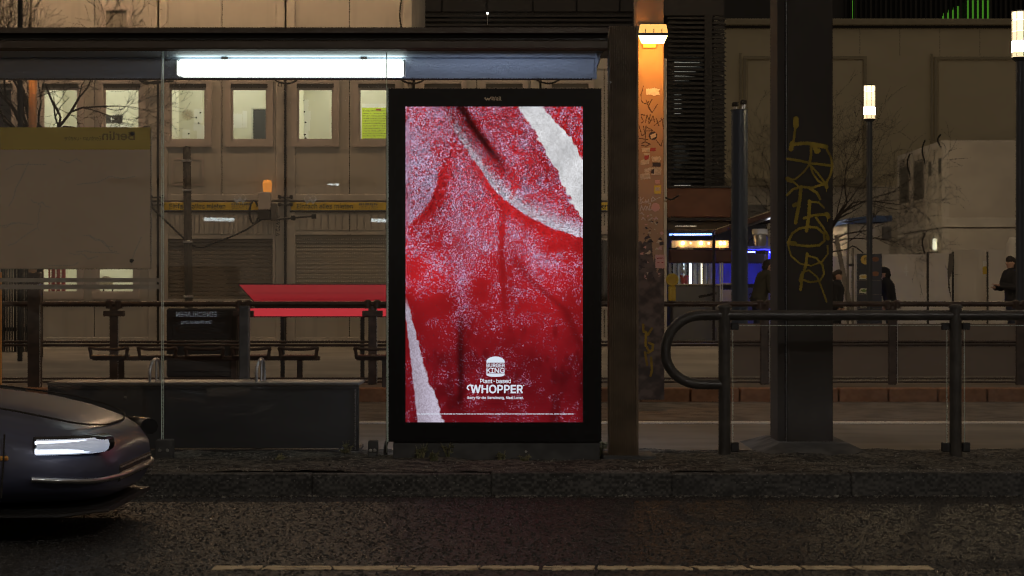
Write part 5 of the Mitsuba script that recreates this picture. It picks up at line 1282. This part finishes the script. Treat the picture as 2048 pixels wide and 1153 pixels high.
wt = single('plastic_tank', lathe(X(2026, 45), 45.0, [(0, 0), (.14, 0), (.16, 1.0), (.15, Z(490, 45)), (.08, Z(476, 45)), (0, Z(474, 45))], 18), 'cabin_white', 'white rounded plastic tank behind the man at the right edge', 'tank', smooth=50)
MB_ = 42.0
mb = thing('menu_board', 'navy menu board with yellow food pictures', 'menu board')
add('board', box(X(1714, MB_), X(1764, MB_), MB_, MB_ + .08, Z(650, MB_), Z(508, MB_), .01), 'menu_navy', mb)
add('edge', box(X(1712.5, MB_), X(1714, MB_), MB_ - .01, MB_ + .09, Z(650, MB_), Z(509, MB_)), 'steel', mb)
add('top_disc', front(Point(X(1731, MB_), Z(520, MB_)).buffer(.095).intersection(sbox(X(1721, MB_), 0, X(1741, MB_), 5)), MB_ - .004, .004), 'menu_gold', mb)
add('top_lettering', text('S', X(1728, MB_), X(1733, MB_), Z(521, MB_), 6 * MB_ / FOC, MB_ - .004, .003, True), 'print_dark', mb)
for py in (556, 584, 612):
    pl_ = unary_union([affinity.scale(Point(X(1727.5, MB_), Z(py - 4, MB_)).buffer(.085), 1, .35), sbox(X(1719, MB_), Z(py + 3, MB_), X(1736, MB_), Z(py - 3, MB_))])
    d_ = add('dish', front(pl_, MB_ - .004, .004), 'paper_shade', mb)
    add('food', front(affinity.scale(Point(X(1727.5, MB_), Z(py - 2, MB_)).buffer(.065), 1, .4), MB_ - .008, .004), 'leaf' if py == 584 else 'menu_gold', d_)
    add('divider', box(X(1715, MB_), X(1763, MB_), MB_ - .004, MB_, Z(py + 6, MB_), Z(py + 5, MB_)), 'print_grey', mb)
add('right_pictures', [front(affinity.scale(Point(X(1751, MB_), Z(py, MB_)).buffer(.07), 1, .7), MB_ - .004, .004) for py in (519, 548)], 'kiosk_red', mb)
single('leaning_plank', trimesh.convex.convex_hull([(X(a, 43), y, Z(b, 43)) for a, b, y in ((1675, 470, 43.4), (1683, 473, 43.4), (1704, 640, 42.6), (1692, 640, 42.6), (1675, 470, 43.45), (1683, 473, 43.45), (1704, 640, 42.65), (1692, 640, 42.65))]), 'wood_grey', 'grey plank leaning right of the dark column', 'plank')
gp = thing('site_gate', 'bent pipe gate frame beside the leaning plank', 'gate')
for px, y in ((1696, 498), (1706, 496)):
    add('post', box(X(px - 2, 41), X(px + 2, 41), 41, 41.05, 0, Z(y, 41)), 'shutter_dark', gp)
add('bent_pipe', tube(bez([(X(1640, 41), 41, Z(507, 41)), (X(1690, 41), 41, Z(500, 41)), (X(1705, 41), 41, Z(493, 41)), (X(1716, 41), 41, Z(498, 41)), (X(1727, 41), 41, Z(507, 41))], 6), .014, 6), 'cable', gp, smooth=60)
add('latch', box(X(1697, 41), X(1707, 41), 40.95, 41.06, Z(533, 41), Z(528, 41)), 'gap_dark', gp)
# yellow construction beacon on the rear railing
BE = 22.85
be = thing('beacon', 'yellow construction beacon standing on the rear railing', 'beacon')
disc = trimesh.creation.cylinder(radius=.065, height=.07, sections=24); disc.apply_transform(trimesh.transformations.rotation_matrix(math.pi / 2, [1, 0, 0])); disc.apply_translation([X(1344, BE), BE, Z(560, BE)])
add('lens', disc, 'beacon_yellow', be, smooth=40)
rm_ = trimesh.creation.torus(.060, .010, 24, 8); rm_.apply_transform(trimesh.transformations.rotation_matrix(math.pi / 2, [1, 0, 0])); rm_.apply_translation([X(1344, BE), BE - .036, Z(560, BE)])
add('lens_rim', rm_, 'sticker_yellow', be, smooth=40)
add('battery_box', box(X(1337, BE), X(1351, BE), BE - .05, BE + .05, Z(602, BE), Z(573, BE), .008), 'beacon_yellow', be)
add('handle', box(X(1340, BE), X(1342, BE), BE - .056, BE - .05, Z(600, BE), Z(576, BE)), 'sticker_yellow', be)

# ================================================================ people
def capsule_body(bones, joints, length=.035, it=6, grow=0.0):
    ms = []
    for a, b in bones:
        s = []
        for j in (a, b):
            p, r = joints[j]
            s.append(m3.Manifold.sphere(r + grow, 14).translate([float(c) for c in p]))
        ms.append(m3.Manifold.batch_hull(s))
    m = ms[0]
    for o in ms[1:]: m = m + o
    m = m.refine_to_length(length)
    me = m.to_mesh()
    t = trimesh.Trimesh(np.array(me.vert_properties[:, :3]), np.array(me.tri_verts), process=True)
    return trimesh.smoothing.filter_taubin(t, iterations=it)

def person(label, x, y, face, h, lean=0.0, arms='down', coat='cloth_black', legs='cloth_jeans', hood=False):
    k = thing('person', label, 'person')
    s = h / 1.75
    J = {'pel': ((0, 0, .95), .13), 'chest': ((0, .0, 1.30), .145), 'shl': ((-.17, 0, 1.42), .062), 'shr': ((.17, 0, 1.42), .062), 'neck': ((0, 0, 1.50), .055), 'head': ((0, .012, 1.635), .088), 'crown': ((0, -.005, 1.675), .085), 'jaw': ((0, .05, 1.575), .05), 'nose': ((0, .108, 1.618), .014),
         'hl': ((-.09, 0, .90), .095), 'hr': ((.09, 0, .90), .095), 'kl': ((-.10, .03, .50), .058), 'kr': ((.10, -.02, .50), .058), 'al': ((-.11, .0, .09), .043), 'ar': ((.11, -.05, .09), .043), 'tl': ((-.12, .15, .045), .04), 'tr': ((.12, .10, .045), .04),
         'ul': ((-.21, .0, 1.40), .056), 'ur': ((.21, 0, 1.40), .056), 'el': ((-.25, -.02, 1.13), .044), 'er': ((.25, -.02, 1.13), .044), 'wl': ((-.25, .08, .90), .030), 'wr': ((.25, .08, .90), .030), 'earl': ((-.088, -.005, 1.62), .018), 'earr': ((.088, -.005, 1.62), .018)}
    if arms == 'front':
        J['el'] = ((-.24, .10, 1.15), .044); J['er'] = ((.24, .10, 1.15), .044); J['wl'] = ((-.10, .30, 1.20), .03); J['wr'] = ((.12, .31, 1.16), .03)
    for sd, sg in (('l', -1), ('r', 1)):
        w = np.array(J['w' + sd][0]); e = np.array(J['e' + sd][0]); u = (w - e) / np.linalg.norm(w - e)
        side = np.array([sg * .2, .9, .1]); side -= u * (side @ u); side /= np.linalg.norm(side)
        J['p' + sd] = (tuple(w + u * .06), .030)
        for f, (o, l) in enumerate(((.030, .085), (.010, .10), (-.010, .095), (-.030, .075))):
            a = w + u * .08 + side * o
            J[f'f{sd}{f}a'] = (tuple(a), .0105); J[f'f{sd}{f}b'] = (tuple(a + u * l * .55 - np.array([sg, 0, 0]) * .006), .010); J[f'f{sd}{f}c'] = (tuple(a + u * l - np.array([sg, 0, 0]) * .022), .0085)
        J[f't{sd}a'] = (tuple(w + u * .03 + side * .02), .013); J[f't{sd}b'] = (tuple(w + u * .08 + side * .062), .0105)
    ca, sa = math.cos(face), math.sin(face)
    def place(p):
        px, py, pz = np.array(p) * s
        if pz > .9 * s:      # lean forward from the hip
            q = pz - .9 * s
            py, pz = py * math.cos(lean) + q * math.sin(lean), .9 * s + q * math.cos(lean) - py * math.sin(lean)
        return (x + px * ca - py * sa, y + px * sa + py * ca, pz)
    J = {a: (place(p), r * s) for a, (p, r) in J.items()}
    skin = [('neck', 'head'), ('head', 'crown'), ('head', 'jaw'), ('head', 'nose'), ('head', 'earl'), ('head', 'earr'), ('chest', 'neck'), ('pel', 'chest'), ('shl', 'shr'), ('shl', 'ul'), ('shr', 'ur'), ('ul', 'el'), ('ur', 'er'), ('el', 'wl'), ('er', 'wr'), ('wl', 'pl'), ('wr', 'pr'), ('pel', 'hl'), ('pel', 'hr'), ('hl', 'kl'), ('hr', 'kr'), ('kl', 'al'), ('kr', 'ar'), ('al', 'tl'), ('ar', 'tr')]
    for sd in 'lr':
        skin += [(f'p{sd}', f'f{sd}{f}a') for f in range(4)] + [(f'f{sd}{f}a', f'f{sd}{f}b') for f in range(4)] + [(f'f{sd}{f}b', f'f{sd}{f}c') for f in range(4)] + [(f'w{sd}', f't{sd}a'), (f't{sd}a', f't{sd}b')]
    add('body', capsule_body(skin, J, .02, 3), 'skin', k, smooth=True)
    add('coat', capsule_body([('pel', 'chest'), ('shl', 'shr'), ('chest', 'shl'), ('chest', 'shr'), ('shl', 'ul'), ('shr', 'ur'), ('ul', 'el'), ('ur', 'er'), ('el', 'wl'), ('er', 'wr'), ('pel', 'hl'), ('pel', 'hr'), ('chest', 'neck')] , {a: (p, r * 1.02) for a, (p, r) in J.items()}, .04, 4, .028 * s), coat, k, smooth=True)
    add('trousers', capsule_body([('hl', 'kl'), ('hr', 'kr'), ('kl', 'al'), ('kr', 'ar'), ('hl', 'hr')], J, .05, 4, .018 * s), legs, k, smooth=True)
    for sd in 'lr': add('shoe', capsule_body([('a' + sd, 't' + sd)], J, .03, 3, .012 * s), 'cloth_black', k, smooth=True)
    Jh = dict(J); 
    for a, p, r in (('h1', (0, -.03, 1.66), .09), ('h2', (0, .02, 1.70), .082), ('h3', (0, -.05, 1.58), .07)): Jh[a] = (place(p), r * s)
    add('hood' if hood else 'hair', capsule_body([('h1', 'h2'), ('h1', 'h3')], Jh, .02, 4, (.016 if hood else .004) * s), coat if hood else 'hair_dark', k, smooth=True)
    for sg in (-1, 1):
        e = trimesh.creation.icosphere(subdivisions=2, radius=.011 * s); e.apply_translation(place((sg * .033, .092, 1.642))); add('eye', e, 'print_dark', k)
    mth = tube([place((-.022, .098, 1.578)), place((0, .103, 1.577)), place((.022, .098, 1.578))], .005 * s, 5); add('mouth', mth, 'sticker_red', k)
person('person in an olive jacket bending over at the blue kiosk counter', X(1516, 42.6), 42.6, -1.25, 1.72, .32, 'front', 'cloth_olive', 'cloth_jeans')
person('blurred dark hooded person walking in front of the white hoarding', X(1781, 44.5), 44.5, 1.3, 1.55, .18, 'down', 'cloth_black', 'cloth_navy', True)
person('man in a black jacket at the right edge of the photo', X(2026, 41.5), 41.5, 1.9, 1.72, .06, 'front', 'cloth_black', 'cloth_navy')
person('person in black half hidden by the dark column', X(1672, 41.0), 41.0, -1.9, 1.45, .05, 'down', 'cloth_black', 'cloth_black')

# ================================================================ the lit side of the street behind the photographer, and lamps over the yard
def hanging_lamp(x, y, z, L, lb, w):
    k = thing('hanging_street_lamp', lb, 'street lamp')
    add('hood', lathe(x, y, [(0, z + .12), (.10, z + .11), (.30, z + .02), (.30, z), (0, z)], 20), 'lamp_body', k, smooth=40)
    add('globe', lathe(x, y, [(0, z - .30), (.10, z - .27), (.15, z - .16), (.12, z - .05), (.06, z - .004), (0, z - .004)], 20), 'lamp_glass', k, smooth=40, emit=L, weight=w)
    add('wire', tube([(x - 25, y, z + 1.2), (x, y, z + .12), (x + 25, y, z + 1.2)], .008, 5), 'cable', k)
hanging_lamp(-9.0, 38.2, 9.3, (390, 252, 140), 'warm lamp hung in front of the top left containers', 3)
hanging_lamp(-5.8, 38.2, 9.3, (330, 214, 118), 'warm lamp hung in front of the top middle containers', 3)
hanging_lamp(-2.4, 38.2, 9.3, (270, 175, 97), 'warm lamp hung in front of the top right containers', 3)
hanging_lamp(5.0, -4.0, 8.0, (950, 940, 900), 'neutral lamp hung over the road behind the photographer', 3)
# poster case and shop tubes across the street, which the shelter glass mirrors
YB = 2 * GD - 31.0
pcase = thing('poster_case', 'dark poster case across the street with pale lettering', 'poster case')
px_ = X(394, 31.0)
add('case', box(px_ - .62, px_ + .62, YB - .12, YB, -.4, 1.4, .01), 'black_matt', pcase)
def back_text(s, xa, xb, z, h):
    m = text(s, 0, abs(xb - xa), z, h, 0, .004, False)
    m.vertices[:, 0] = max(xa, xb) - m.vertices[:, 0]; m.vertices[:, 1] = YB + .002 - m.vertices[:, 1]
    m.fix_normals() if False else None
    return m if m.volume > 0 else (m.invert() or m)
add('headline', back_text('EINSCHLAFEN', X(353, 31), X(433, 31), Z(634, 31), 10 * 31 / FOC), 'paper', pcase, emit=(1.2, 1.35, 1.55), weight=.2)
add('subline', back_text('The Ritual of Jing', X(363, 31), X(424, 31), Z(648, 31), 7 * 31 / FOC), 'paper', pcase, emit=(1.2, 1.35, 1.55), weight=.2)
YS = 2 * GD - 42.0
st_ = thing('shop_tubes', 'row of white tube lamps under an awning across the street', 'lamps')
add('awning', box(-8, 0.5, YS - 1.2, YS + .4, 3.2, 3.3), 'awning_dark', st_)
for a, b, py in ((408, 468, 439), (742, 790, 441), (655, 678, 367)):
    add('tube', tube([(X(a, 42), YS, Z(py, 42)), (X(b, 42), YS, Z(py + 1, 42))], .035, 8), 'lamp_glass', st_, emit=(4.5, 5.2, 5.2), weight=.2)
